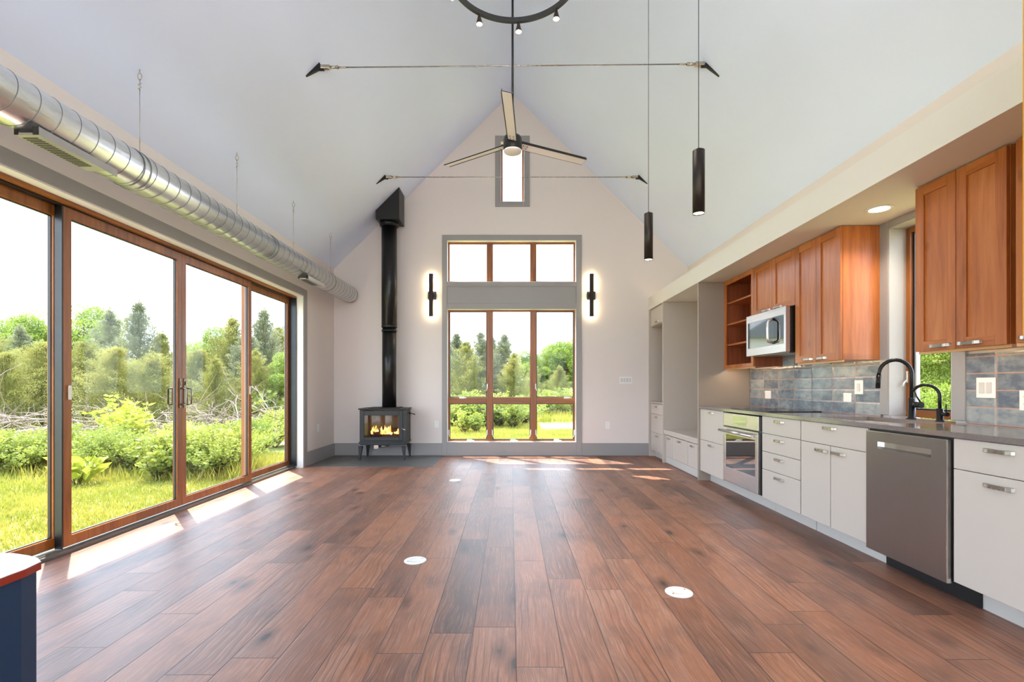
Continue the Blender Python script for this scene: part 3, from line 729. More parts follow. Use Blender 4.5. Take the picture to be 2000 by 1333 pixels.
# light rails + under cabinet strips
for (a, b, z, lab) in ((2.56, 3.141, 1.376, 'right of the sink window'), (3.85, 4.465, 1.366, 'left of the sink window'), (1.64, 2.535, 1.376, 'at the right edge of the picture'), (5.24, 5.95, 1.37, 'under the open wood shelf unit')):
    tag(MB().box(UX+.002, UX+.014, a+.004, b-.004, z-.018, z-.0005, .001).build('light_rail', 'lit_rail'), 'wood lip under the upper cabinet ' + lab, 'light rail', 'boards under the upper cabinets')
    tag(MB().box(2.67, 2.685, a+.09, b-.07, z-.007, z-.001).build('under_cabinet_light', 'led'), 'thin warm light strip under the cabinet ' + lab, 'light', 'under cabinet lights')
# backsplash
bs = strips([], SWY1+.087, P1-.001, 2.93, 2.9495, axis='x', top=1.36, bottom=.916)
bs.box(2.93, 2.9495, 1.62, SWY0-.094, .916, 1.36)
bs.box(2.93, 2.9495, 4.468, 5.236, 1.36, 1.90)
struct('wall_backsplash', bs, 'tile', 'glazed blue grey tile backsplash')
# ---- taps
tp = thing('kitchen_tap', 'tall matte black gooseneck tap with side lever', 'tap', (2.93, 3.555, CZ1))
arc = [(2.93, 3.555, CZ1+.02), (2.93, 3.555, 1.245)]
# spout arcs in the plane running mostly along -x, a little toward +y
dv = Vector((-.80, .60, 0)).normalized(); r_ = .095; top_z = 1.245
for k in range(1, 13):
    a = PI*k/12*.96; c_ = Vector((2.93, 3.555, top_z))+dv*r_
    arc.append(tuple(c_ - dv*r_*math.cos(a) + Vector((0, 0, r_*1.1*math.sin(a)))))
arc.append(tuple(Vector(arc[-1])+Vector((0, 0, -.02))+dv*.002))
MB().lathe([(.03, CZ1), (.03, CZ1+.006), (.024, CZ1+.01), (.023, CZ1+.15), (.015, CZ1+.155)], (2.93, 3.555, 0)).build('base', 'faucet', tp)
MB().tube(arc, .0135, 14).build('spout', 'faucet', tp)
e_ = Vector(arc[-1]); MB().cyl(e_, e_+Vector((0, 0, -.10))+dv*.006, .017, .0155).build('spray_head', 'faucet', tp)
lv = MB().cyl((2.93, 3.555, CZ1+.105), (2.93, 3.47, CZ1+.105), .022).tube([(2.93, 3.478, CZ1+.125), (2.91, 3.49, CZ1+.17), (2.90, 3.50, CZ1+.22)], [.006, .005, .004], 8)
lv.build('lever', 'faucet', tp)
tp = thing('filter_tap', 'small matte black gooseneck filter tap beside the tall tap', 'tap', (2.92, 3.31, CZ1))
dv = Vector((-.55, .83, 0)).normalized(); r_ = .078; top_z = 1.085
arc = [(2.92, 3.31, CZ1+.02), (2.92, 3.31, top_z)]
for k in range(1, 11):
    a = PI*k/10*.86; c_ = Vector((2.92, 3.31, top_z))+dv*r_
    arc.append(tuple(c_ - dv*r_*math.cos(a) + Vector((0, 0, r_*1.0*math.sin(a)))))
MB().lathe([(.025, CZ1), (.025, CZ1+.005), (.02, CZ1+.008), (.02, CZ1+.085), (.013, CZ1+.088)], (2.92, 3.31, 0)).build('base', 'faucet', tp)
MB().tube(arc, .0105, 12).build('spout', 'faucet', tp)
MB().cyl((2.92, 3.31, CZ1+.05), (2.92, 3.25, CZ1+.05), .014).cyl((2.92, 3.262, CZ1+.05), (2.92, 3.262, CZ1+.12), .004).build('lever', 'faucet', tp)
tag(MB().lathe([(.014, CZ1), (.014, CZ1+.03), (.008, CZ1+.035), (.006, CZ1+.05), (.016, CZ1+.052), (.018, CZ1+.058), (.004, CZ1+.062)], (2.97, 3.375, 0)).build('air_switch', 'steel_hi'), 'small chrome fitting on the worktop between the two black taps', 'fitting')

# ================================================================== wall plates
def plate(kind, label, center, nrm, gang=1, style='outlet', w1=.07, h=.115, gw=.046, group='white electrical plates'):
    """nrm: 'y-' faces the camera on the back wall, 'x+' on the left wall, 'x-' on the right wall"""
    cx, cy, cz = center; wd = w1+gw*(gang-1); th = .006
    t_ = thing(kind, label, 'outlet' if style == 'outlet' else ('switch' if style == 'rocker' else 'plate'), (cx, cy, cz-h/2), group)
    def bx(u0, u1, z0, z1, d0, d1, bev=.0):
        if nrm == 'y-': return MB().box(cx+u0, cx+u1, cy-d1, cy-d0, cz+z0, cz+z1, bev)
        if nrm == 'x+': return MB().box(cx+d0, cx+d1, cy+u0, cy+u1, cz+z0, cz+z1, bev)
        return MB().box(cx-d1, cx-d0, cy+u0, cy+u1, cz+z0, cz+z1, bev)
    bx(-wd/2, wd/2, -h/2, h/2, 0, th, .002).build('cover_plate', 'white', t_)
    for k in range(gang):
        u = (k-(gang-1)/2)*gw
        if style == 'rocker': bx(u-.017, u+.017, -.034, .034, th, th+.004, .001).build('rocker', 'rocker', t_)
        elif style == 'outlet':
            for s_ in (-1, 1):
                q = bx(u-.016, u+.016, s_*.021-.014, s_*.021+.014, th, th+.002, .001).build('socket', 'white', t_)
                for du in (-.006, .006): bx(u+du-.001, u+du+.001, s_*.021-.004, s_*.021+.006, th+.002, th+.0025).build('slot', 'rubber', q)
    return t_
s8 = YB/950
def farp(px_, py_): return ((px_-997.5)*s8, YB, 1.15+(756-py_)*s8)
plate('outlet', 'white outlet plate low on the far wall between stove and window', farp(853, 829), 'y-')
plate('outlet', 'white outlet plate low on the far wall right of the large window', farp(1186.5, 831), 'y-')
plate('light_switch', 'wide white four-gang switch plate on the far wall', farp(1222, 743), 'y-', 4, 'rocker')
plate('outlet', 'white outlet plate low on the left wall beyond the sliding doors', (-2.95, 7.45, .52), 'x+')
tx_ = 2.93
def tilep(px_, py_):
    y = 950*tx_/(px_-997.5); return (tx_, y, 1.15-(py_-756)*y/950)
plate('blank_plate', 'blank white plate on the tiles above the cooktop', tilep(1500.5, 771.5), 'x-', 1, 'blank', w1=.125, h=.09)
plate('blank_plate', 'blank square white plate low on the tiles left of the sink window', tilep(1656, 777), 'x-', 1, 'blank', w1=.10, h=.078)
plate('light_switch', 'white plate with switch and socket on the tiles nearest the sink window', tilep(1678.3, 757), 'x-', 1, 'rocker', w1=.10, h=.118)
plate('light_switch', 'white double rocker switch plate on the tiles right of the sink window', tilep(1926.5, 758), 'x-', 2, 'rocker', w1=.075, h=.126)
plate('outlet', 'white outlet plate on the tiles cut off by the right picture edge', tilep(2005, 783), 'x-')

# ================================================================== floor discs
for (px_, py_, rr, lab) in ((889, 939, .072, 'small white round floor box cover nearest the stove'), (811, 1096, .073, 'white round floor box cover on the left of the floor'), (1326, 1158, .075, 'white round floor box cover on the kitchen side of the floor')):
    Z = 950*1.15/(py_-756); X_ = (px_-997.5)*Z/950
    t_ = thing('floor_box_cover', lab, 'floor box', (X_, Z, 0), 'round floor box covers')
    MB().lathe([(rr, 0), (rr, .003), (rr-.004, .0055), (.03, .006), (.0295, .0052), (.028, .006), (.001, .006)], (X_, Z, 0), seg=48).build('cover', 'white', t_)
    for a in (.6, .6+PI): MB().cyl((X_+.05*math.cos(a), Z+.05*math.sin(a), .005), (X_+.05*math.cos(a), Z+.05*math.sin(a), .0068), .0045, seg=10).build('screw', 'pewter', t_)

# ================================================================== stove
SXc, SYf = -2.012, 7.60
st = thing('wood_stove', 'black cast iron wood stove with glass door and burning logs', 'stove', (SXc, 7.83, .004))
x0, x1, yf, yb_ = -2.365, -1.655, 7.615, 8.03
zb_, zt_ = .235, .79
b = MB()
b.box(x0, x0+.02, yf, yb_, zb_+.05, zt_).box(x1-.02, x1, yf, yb_, zb_+.05, zt_).box(x0+.02, x1-.02, yb_-.02, yb_, zb_+.05, zt_).box(x0+.02, x1-.02, yf, yb_-.02, zb_+.05, zb_+.07)
b.prism([(x0-.012, yf-.02), (x1+.012, yf-.02), (x1+.012, yb_), (x0-.012, yb_)], 'z', zb_+.02, zb_+.05, .004)
b.prism([(x0+.01, yf), (x1-.01, yf), (x1-.01, yb_-.02), (x0+.01, yb_-.02)], 'z', zb_, zb_+.02)
b.build('body', 'stove', st)
MB().box(x0-.018, x1+.018, yf-.028, yb_+.01, zt_, zt_+.022, .006).box(x0+.12, x1-.12, yf+.06, yb_-.02, zt_+.022, zt_+.034, .005).build('top_plate', 'stove', st)
wx0, wx1, wz0, wz1 = -2.288, -1.745, .362, .70
dr = MB(); ya, yb2 = yf-.022, yf
dr.box(x0+.012, wx0, ya, yb2, .305, .775, .004).box(wx1, x1-.03, ya, yb2, .305, .775, .004).box(wx0, wx1, ya, yb2, .305, wz0, .004).box(wx0, wx1, ya, yb2, wz1, .775, .004)
dr.box(x1-.03, x1, ya+.008, yb2, .29, .78)
do = dr.build('door', 'stove', st)
MB().box(wx0-.004, wx1+.004, ya+.012, ya+.016, wz0-.004, wz1+.004).build('window_glass', 'stoveglass', do)
MB().tube([(x1-.055, ya-.004, .505), (x1-.035, ya-.03, .50), (x1-.005, ya-.05, .49), (x1+.018, ya-.055, .478)], [.005, .006, .009, .011], 8).build('door_handle', 'nickel', do)
MB().tube([(x1, yb_-.1, .72), (x1+.05, yb_-.11, .715), (x1+.10, yb_-.13, .70)], [.008, .007, .009], 8).build('air_lever', 'stove', st)
MB().box(x0+.02, x1-.02, yb_-.035, yb_-.021, zb_+.07, zt_-.005).box(x0+.021, x0+.035, yf+.01, yb_-.035, zb_+.07, zt_-.005).box(x1-.035, x1-.021, yf+.01, yb_-.035, zb_+.07, zt_-.005).build('firebrick_lining', 'firebrick', st)
for sx_, sy_ in ((x0+.02, yf+.0), (x1-.02, yf+.0), (x0+.02, yb_-.03), (x1-.02, yb_-.03)):
    s_ = 1 if sx_ < SXc else -1
    l = MB(); b2 = bmesh.new()
    hs = [(.004, .012), (.10, .019), (.22, .031)]
    rings = []
    for z, hh_ in hs:
        k = .015*(1-z/.22)
        rings.append([b2.verts.new((sx_-s_*k+ax*hh_, sy_-(k if sy_ < 7.8 else -k)+ay*hh_, z)) for ax, ay in ((-1, -1), (1, -1), (1, 1), (-1, 1))])
    for A, B in zip(rings, rings[1:]):
        for j in range(4): b2.faces.new((A[j], A[(j+1) % 4], B[(j+1) % 4], B[j]))
    b2.faces.new(rings[0]); b2.faces.new(rings[-1]); bmesh.ops.recalc_face_normals(b2, faces=b2.faces)
    bmesh.ops.bevel(b2, geom=list(b2.edges), offset=.004, segments=1, affect='EDGES')
    l.add(b2); l.build('leg', 'stove', st)
MB().box(-2.16, -2.09, 7.68, 7.74, .17, .234).cyl((-2.09, 7.72, .205), (-1.93, 7.75, .21), .016).build('air_intake', 'pewter', st)
for (a, b_, r_) in (((-2.24, 7.75, .40), (-1.82, 7.80, .41), .04), ((-2.20, 7.85, .41), (-1.80, 7.74, .47), .035), ((-2.17, 7.70, .39), (-1.95, 7.86, .48), .03)):
    tag(MB().cyl(a, b_, r_, r_*.9, 14).build('firewood_log', 'log'), 'charred firewood log burning inside the stove', 'log', 'logs in the stove')
fm = MB(); rf = random.Random(3)
for k in range(26):
    fx_ = -2.22+.43*rf.random(); fy_ = 7.70+.08*rf.random(); hh_ = (.05+.11*rf.random())*(1.15-abs(fx_+2.03)*2.2)
    q = .012+.014*rf.random(); sw = (rf.random()-.5)*.03
    fm.tube([(fx_, fy_, .40), (fx_+sw, fy_, .40+hh_*.35), (fx_-sw*.5, fy_, .40+hh_*.7), (fx_+sw*.8, fy_, .40+hh_)], [q, q*1.15, q*.6, .001], 7)
tag(fm.build('flames', 'flame'), 'orange flames licking over the logs inside the stove', 'fire', None, 'stuff')
# flue
fp = thing('stovepipe', 'tall black stovepipe rising from the stove to the sloped ceiling', 'stovepipe', (-1.955, 7.83, .826))
PXc, PYc = -1.955, 7.83
MB().lathe([(.112, .826), (.112, 2.13)], (PXc, PYc, 0)).build('lower_pipe', 'pipe', fp)
MB().lathe([(.112, 2.13), (.122, 2.135), (.122, 3.80)], (PXc, PYc, 0)).build('upper_pipe', 'pipe', fp)
MB().lathe([(.1225, 2.10), (.1255, 2.105), (.1255, 2.13), (.1225, 2.135)], (PXc, PYc, 0)).lathe([(.1225, 2.04), (.1245, 2.045), (.1245, 2.055), (.1225, 2.06)], (PXc, PYc, 0)).build('pipe_band', 'pipe', fp)
MB().lathe([(.123, 3.72), (.15, 3.73), (.15, 3.79), (.123, 3.80)], (PXc, PYc, 0)).build('collar', 'pipe', fp)
bx0, bx1 = -2.125, -1.755
MB().prism([(bx0, 3.79), (bx1, 3.79), (bx1, zc(bx1)-.003), (bx0, zc(bx0)-.003)], 'y', 7.65, 8.02).build('ceiling_box', 'black', fp)

# ================================================================== duct
DXc, DZc, DR = -2.645, 2.665, .134
dt = thing('spiral_duct', 'long galvanised spiral air duct hung along the left wall', 'duct', (DXc, 4.0, DZc-DR))
d0, d1 = -2.9, 7.98
MB().cyl((DXc, d0, DZc), (DXc, d1, DZc), DR, seg=64).build('duct_tube', 'duct', dt)
sp_ = []; pitch = .122; k = 0
nseg = int((d1-d0-.02)/pitch*40)
for i in range(nseg):
    y = d0+.01+i*pitch/40; a = i/40*2*PI
    sp_.append((DXc+DR*1.001*math.cos(a), y+0, DZc+DR*1.001*math.sin(a)))
MB().tube(sp_, .0022, 6).build('spiral_seam', 'seam', dt)
for y in (1.6, 3.34, 3.40, 5.2, 5.26, 7.0): MB().tube([(DXc+DR*1.006*math.cos(a*PI/24), y, DZc+DR*1.006*math.sin(a*PI/24)) for a in range(48)], .004, 6, True).build('coupling_bead', 'seam', dt)
MB().lathe([(DR*1.02, d1-.03), (DR*1.03, d1-.01), (DR*1.02, d1), (DR*.9, d1+.002)], (DXc, 0, DZc), 'y', 48).build('end_cap', 'pewter', dt)
n = N('register_dark'); M['regdark'] = n.bsdf(s2l((35, 30, 28)), .6)
M['register'] = metal('register_grey', (176, 172, 168), .4, .6)
for y0 in (2.61, 6.09):
    y1 = y0+(.40 if y0 < 4 else .42); zb = 2.503
    r = MB()
    xa, xb = -2.662, -2.532
    r.box(xb-.008, xb, y0, y1+.12, zb, zb+.045).box(xa, xa+.005, y0, y1, zb, zb+.03)
    r.box(xa+.005, xb-.008, y0, y1+.04, zb, zb+.004)
    reg = r.build('register', 'register', dt)
    sl = MB(); q = y0+.03
    while q < y1-.03: sl.box(xa+.012, xb-.036, q, q+.010, zb-.0012, zb+.003); q += .0195
    sl.build('slots', 'regdark', reg)
    MB().box(xa+.005, xb-.008, y0, y1, zb+.004, zb+.012).build('grille_plate', 'register', reg)
    MB().box(xa, xa+.02, y0-.004, y0, zb, zb+.035).box(xb-.03, xb, y0-.004, y0, zb, zb+.045).build('register_throat', 'regdark', reg)
for y in (2.24, 3.468, 4.70, 5.92, 7.14):
    zt = zc(DXc)
    hk = thing('duct_hanger', None, None, (DXc, y, DZc+DR), 'steel wire hangers of the spiral duct')
    i_ = int(round((y-2.24)/1.22))
    hk['category'] = 'hanger'
    hk['label'] = ['steel wire duct hanger beyond the left picture edge', 'steel wire duct hanger nearest the camera', 'steel wire duct hanger second from the near end', 'steel wire duct hanger third from the near end', 'steel wire duct hanger nearest the far wall'][i_]
    MB().cyl((DXc, y, DZc+DR-.001), (DXc, y, zt-.14), .0022, seg=8).build('wire', 'nickel', hk)
    c = MB(); c.tube([(DXc+.014*math.cos(a*PI/8), y, zt-.05+.024*math.sin(a*PI/8)) for a in range(16)], .0035, 6, True)
    c.cyl((DXc, y, zt-.03), (DXc, y, zt+.0), .004, seg=8)
    c.tube([(DXc+.01, y, zt-.10), (DXc-.012, y, zt-.11), (DXc+.012, y, zt-.125), (DXc-.01, y, zt-.14)], .0035, 6).cyl((DXc, y, zt-.07), (DXc, y, zt-.15), .003, seg=6)
    c.build('ceiling_hook', 'nickel', hk)
    MB().cyl((DXc, y, DZc+DR-.002), (DXc, y, DZc+DR+.02), .007, seg=8).build('clip', 'pewter', hk)

# ================================================================== tie cables
for (y, zz, ht, lab) in ((4.63, 4.205, 1, 'steel tie cable spanning the sloped ceiling nearer the camera'), (7.07, 4.20, 0, 'steel tie cable spanning the sloped ceiling nearer the far wall')):
    xr = (6.056-zz)/.992
    t_ = thing('tie_cable', lab, 'cable', (RX, y, zz), 'steel tie cables across the ceiling')
    xl, xr2 = RX-xr, RX+xr
    za, zb = (zz-.012, zz+.018) if ht else (zz, zz)
    MB().cyl((xl+.28, y, za), (xr2-.28, y, zb), .0055, seg=10).build('cable', 'pewter', t_)
    for s_, xe, ze in ((1, xl, za), (-1, xr2, zb)):
        MB().cyl((xe+s_*.12, y, ze), (xe+s_*.19, y, ze), .014, seg=12).cyl((xe+s_*.19, y, ze), (xe+s_*.205, y, ze), .017, seg=12).cyl((xe+s_*.205, y, ze), (xe+s_*.28, y, ze), .009, seg=10).box(min(xe+s_*.04, xe+s_*.13), max(xe+s_*.04, xe+s_*.13), y-.022, y+.022, ze-.018, ze+.018, .006).build('clevis', 'nickel', t_)
        # triangular gusset plate fixed to the slope
        MB().prism([(xe-s_*.10, zc(xe-s_*.10)-.001), (xe+s_*.03, zc(xe+s_*.03)-.001), (xe+s_*.075, ze-.03), (xe+s_*.02, ze-.03)], 'y', y-.012, y+.012).build('bracket', 'black', t_)

# ================================================================== fan
FY = 4.5
fn = thing('ceiling_fan', 'three-blade ceiling fan with long black downrod', 'fan', (RX, FY, 3.32))
MB().cyl((RX, FY, 3.45), (RX, FY, zc(RX)-.02), .0105, seg=14).build('downrod', 'black', fn)
MB().lathe([(.06, zc(RX)-.10), (.075, zc(RX)-.04), (.03, zc(RX)-.02)], (RX, FY, 0)).build('canopy', 'black', fn)
MB().lathe([(.083, 3.335), (.086, 3.345), (.086, 3.44), (.078, 3.46), (.02, 3.475)], (RX, FY, 0), seg=40).build('motor_housing', 'black', fn)
M['fanlight'] = paint('pale_fan_underside', (236, 228, 224), .5)
MB().lathe([(.001, 3.318), (.078, 3.32), (.083, 3.326), (.083, 3.335)], (RX, FY, 0), seg=40).build('bottom_disc', 'fanlight', fn)
for a in (-93.5, 26.5, 146.5):
    a = math.radians(a); rot = Matrix.Translation((RX, FY, 3.395)) @ Matrix.Rotation(a, 4, 'Z') @ Matrix.Rotation(math.radians(-14), 4, 'X')
    bl = MB().box(.06, .80, -.042, .042, 0, .006, .002).box(.06, .80, -.045, -.040, -.006, .02, .001).box(.06, .80, .040, .045, -.001, .008, .001).xf(rot).build('blade', 'black', fn)
    MB().box(.085, .795, -.0385, .0385, -.0018, -.0002).xf(rot).build('blade_underside', 'fanlight', bl)
    sc = MB()
    for u in (.105, .145):
        for v_ in (-.015, .015): sc.cyl((u, v_, -.0015), (u, v_, -.0045), .005, seg=8)
    sc.xf(rot).build('blade_screws', 'black', bl)

# ================================================================== chandelier ring
CHY, CHR, CHZ = 2.94, .40, 3.652
ch = thing('ring_chandelier', 'black ring chandelier with small cone spotlights', 'chandelier', (RX, CHY, CHZ))
b = bmesh.new(); rings = []
for j in range(96):
    a = 2*PI*j/96; c_, s_ = math.cos(a), math.sin(a)
    rings.append([b.verts.new((RX+r*c_, CHY+r*s_, z)) for r, z in ((CHR-.011, CHZ), (CHR+.011, CHZ), (CHR+.011, CHZ+.03), (CHR-.011, CHZ+.03))])
for j in range(96):
    A, B = rings[j], rings[(j+1) % 96]
    for k in range(4): b.faces.new((A[k], A[(k+1) % 4], B[(k+1) % 4], B[k]))
bmesh.ops.recalc_face_normals(b, faces=b.faces)
MB().add(b).build('ring', 'black', ch)
for k in range(9):
    a = math.radians(90-5.2-40*k); X_, Y_ = RX+CHR*math.cos(a), CHY+CHR*math.sin(a)
    so = MB().lathe([(.008, .0), (.010, -.012), (.014, -.03), (.0225, -.062), (.0225, -.066), (.019, -.064), (.012, -.04)], (X_, Y_, CHZ), seg=20).build('spotlight', 'bronze', ch)
    MB().lathe([(.001, -.060), (.012, -.057), (.0165, -.050), (.001, -.048)], (X_, Y_, CHZ), seg=16).build('bulb', 'bulb', so)
    ld = bpy.data.lights.new('chandelier_lamp', 'POINT'); ld.energy = 2.6; ld.color = (1, .95, .88); ld.shadow_soft_size = .012
    lo = bpy.data.objects.new('chandelier_lamp', ld); C.objects.link(lo); lo.parent = ch; lo.location = (X_-RX, Y_-CHY, -.075)
for k in range(3):
    a = math.radians(152+120*k); X_, Y_ = RX+CHR*math.cos(a), CHY+CHR*math.sin(a)
    MB().cyl((X_, Y_, CHZ+.03), (RX, CHY, zc(RX)-.03), .0012, seg=6).build('hanging_wire', 'black', ch)
MB().lathe([(.07, zc(RX)-.09), (.07, zc(RX)-.05), (.02, zc(RX)-.03)], (RX, CHY, 0)).build('canopy', 'black', ch)

# ================================================================== pendants
def pendant(y, label):
    X_, zb, h, r = .966, 2.04, .326, .030
    t_ = thing('pendant_light', label, 'pendant', (X_, y, zb), 'black tube pendants')
    MB().lathe([(r*.86, zb+.012), (r*.93, zb), (r, zb), (r, zb+h-.002), (r-.003, zb+h), (.001, zb+h)], (X_, y, 0), seg=32).build('tube', 'bronze', t_)
    MB().lathe([(.001, zb+.004), (r*.88, zb+.004), (r*.88, zb+.008), (.001, zb+.008)], (X_, y, 0), seg=28).build('lens', 'bulb', t_)
    MB().cyl((X_, y, zb+h), (X_, y, zc(X_)), .0018, seg=6).build('wire', 'black', t_)
    MB().cyl((X_, y, zb+h), (X_, y, zb+h+.012), .006, seg=10).build('ferrule', 'bronze', t_)
    MB().lathe([(.05, zc(X_)-.075), (.05, zc(X_)-.045), (.03, zc(X_)-.03)], (X_, y, 0)).build('canopy', 'bronze', t_)
    ld = bpy.data.lights.new('pendant_spot', 'SPOT'); ld.energy = 18; ld.spot_size = 1.2; ld.spot_blend = .6; ld.color = (1, .84, .66); ld.shadow_soft_size = .03
    lo = bpy.data.objects.new('pendant_spot', ld); C.objects.link(lo); lo.parent = t_; lo.location = (0, 0, -.01)
pendant(2.5, 'larger looking black tube pendant hanging nearer the camera')
pendant(3.41, 'smaller looking black tube pendant hanging nearer the far wall')

# ================================================================== sconces
for px_, lab in ((843.5, 'black bar wall sconce glowing behind, between stovepipe and window'), (1154, 'black bar wall sconce glowing behind, on the kitchen side of the window')):
    X_ = (px_-997.5)*s8
    t_ = thing('wall_sconce', lab, 'sconce', (X_, YB, 2.31), 'black bar sconces flanking the window')
    MB().box(X_-.034, X_+.034, YB-.095, YB-.065, 2.315, 3.02, .003).build('bar', 'bronze', t_)
    MB().box(X_-.026, X_+.026, YB-.0645, YB-.060, 2.33, 2.60).box(X_-.026, X_+.026, YB-.0645, YB-.060, 2.74, 3.005).build('light_strip', 'led', t_)
    MB().box(X_-.062, X_+.072, YB-.02, YB, 2.60, 2.74, .004).box(X_-.03, X_+.03, YB-.065, YB-.02, 2.63, 2.71).build('back_plate', 'black', t_)
    for za, zb in ((2.33, 2.60), (2.74, 3.005)):
        pass

# ================================================================== recessed light
rl = thing('recessed_light', 'round lit recessed light in the soffit above the sink', 'downlight', (2.652, 3.5, SZ0-.006))
MB().lathe([(.062, SZ0-.001), (.085, SZ0-.001), (.088, SZ0-.004), (.085, SZ0-.006), (.064, SZ0-.006), (.062, SZ0-.001)], (2.652, 3.5, 0), seg=36, caps=False).build('trim_ring', 'white', rl)
MB().lathe([(.001, SZ0-.0045), (.062, SZ0-.0045), (.062, SZ0-.0015), (.001, SZ0-.0015)], (2.652, 3.5, 0), seg=32).build('lens', 'downlight', rl)
ld = bpy.data.lights.new('recessed_lamp', 'SPOT'); ld.energy = 22; ld.spot_size = 2.4; ld.spot_blend = .8; ld.color = (1, .88, .72); ld.shadow_soft_size = .06
lo = bpy.data.objects.new('recessed_lamp', ld); C.objects.link(lo); lo.parent = rl; lo.location = (0, 0, -.012)

# ================================================================== navy island corner
NX = -1.066; ZT = .75
ol = [(NX, .2), (NX, 1.07), (-1.075, 1.114), (-1.105, 1.137), (-1.146, 1.155), (-1.195, 1.169), (-1.26, 1.175), (-1.75, 1.175), (-1.75, .2)]
isl = thing('island_cabinet', 'navy blue cabinet corner with pale top and red edge', 'cabinet', (-1.4, .7, 0))
c_ = Vector((-1.4, .68))
def inset(k): return [(c_[0]+(p[0]-c_[0])*k, c_[1]+(p[1]-c_[1])*k) for p in ol]
MB().prism(inset(.985), 'z', 0, ZT-.018).build('body', 'navy', isl)
MB().prism(ol, 'z', ZT-.018, ZT-.0015).build('edge_band', 'redwood', isl)
MB().prism(inset(.999), 'z', ZT-.0015, ZT).build('top', 'islandtop', isl)

# ================================================================== outdoors
GZ = -.25
gr = MB().box(-90, 90, -40, 140, GZ-.3, GZ)
struct('ground', gr, 'ground')
struct('path', MB().box(-3.86, -3.2, -4, 9, GZ, GZ+.03), 'bounce_paving')  # unseen pale strip below the sill, added to bounce neutral light indoors
struct('bounce_patio', MB().box(-12, 12, -16, YF-.2, GZ, GZ+.05), 'bounce_paving')  # unseen paving behind the house, added to bounce light up to the ceiling
# fast soup mesh: quads from numpy
def soup(name, quads, mat, parent=None):
    """quads: (n,4,3)"""
    n_ = len(quads); me = bpy.data.meshes.new(name)
    me.vertices.add(n_*4); me.vertices.foreach_set('co', quads.reshape(-1).astype(np.float32))
    me.loops.add(n_*4); me.loops.foreach_set('vertex_index', np.arange(n_*4, dtype=np.int32))
    me.polygons.add(n_); me.polygons.foreach_set('loop_start', np.arange(0, n_*4, 4, dtype=np.int32)); me.polygons.foreach_set('loop_total', np.full(n_, 4, dtype=np.int32))
    me.materials.append(M[mat]); me.update(calc_edges=True)
    o = bpy.data.objects.new(name, me); C.objects.link(o); o.parent = parent
    return o
def unit(v): return v/np.maximum(np.linalg.norm(v, axis=-1, keepdims=True), 1e-9)
def leaves(P, D, Ln, Wd, rng, flat=0.0):
    """diamond leaves from base P along D"""
    D = unit(D); A = rng.normal(size=P.shape); A[:, 2] *= (1-flat); S = unit(np.cross(D, A))
    L_, W_ = Ln[:, None], Wd[:, None]
    return np.stack([P, P+D*L_*.45+S*W_, P+D*L_, P+D*L_*.45-S*W_], axis=1)
def cedar(label, mat, seed, h=4.6, rad=1.15, n_l=150, per=120, group='cedars and evergreens beyond the doors', fat=1.0):
    rng = np.random.default_rng(seed)
    t_ = thing('cedar_tree', label, 'tree', (0, 0, 0), group)
    mb = MB(); mb.tube([(0, 0, 0), (.03, .02, h*.4), (0, -.02, h*.75), (0, 0, h*.98)], [.07, .05, .03, .006], 8)
    mb.build('trunk', 'bark', t_)
    PP, DD = [], []
    for k in range(n_l):
        u = ((k+rng.random())/n_l)**.85; z = h*(.05+.93*u)
        prof = rad*(1-u)**.72*(.6+.4*min(1, u*5)) + .03
        a = rng.random()*2*PI; Lk = prof*(.45+.85*rng.random()**1.3)
        up = .30+.75*u+.25*rng.random()
        d = np.array([math.cos(a), math.sin(a), up]); d /= np.linalg.norm(d)
        m_ = int(per*(.18+.95*Lk/rad))
        s_ = rng.random(m_)**.65*Lk
        sp = .035+.16*np.sqrt(np.maximum(Lk*s_*(1.05-s_/max(Lk, .05)), 0))
        p = np.array([0, 0, z])+d*s_[:, None]+rng.normal(size=(m_, 3))*sp[:, None]*np.array([.9, .9, .32])
        p[:, 2] += .22*(s_/max(Lk, .05))**2*Lk*.6-.06*Lk
        PP.append(p); DD.append(d*1.1+rng.normal(size=(m_, 3))*.4+np.array([0, 0, .35]))
    m_ = 160; p = np.stack([rng.normal(size=m_)*.03, rng.normal(size=m_)*.03, h*(.9+.12*rng.random(m_))], 1); PP.append(p); DD.append(rng.normal(size=(m_, 3))*.4+np.array([0, 0, 1.2]))
    P, D = np.concatenate(PP), np.concatenate(DD)
    q = leaves(P, D, (.045+.06*rng.random(len(P)))*fat, .009+.007*rng.random(len(P)), rng)
    soup('foliage', q, mat, t_)
    return t_
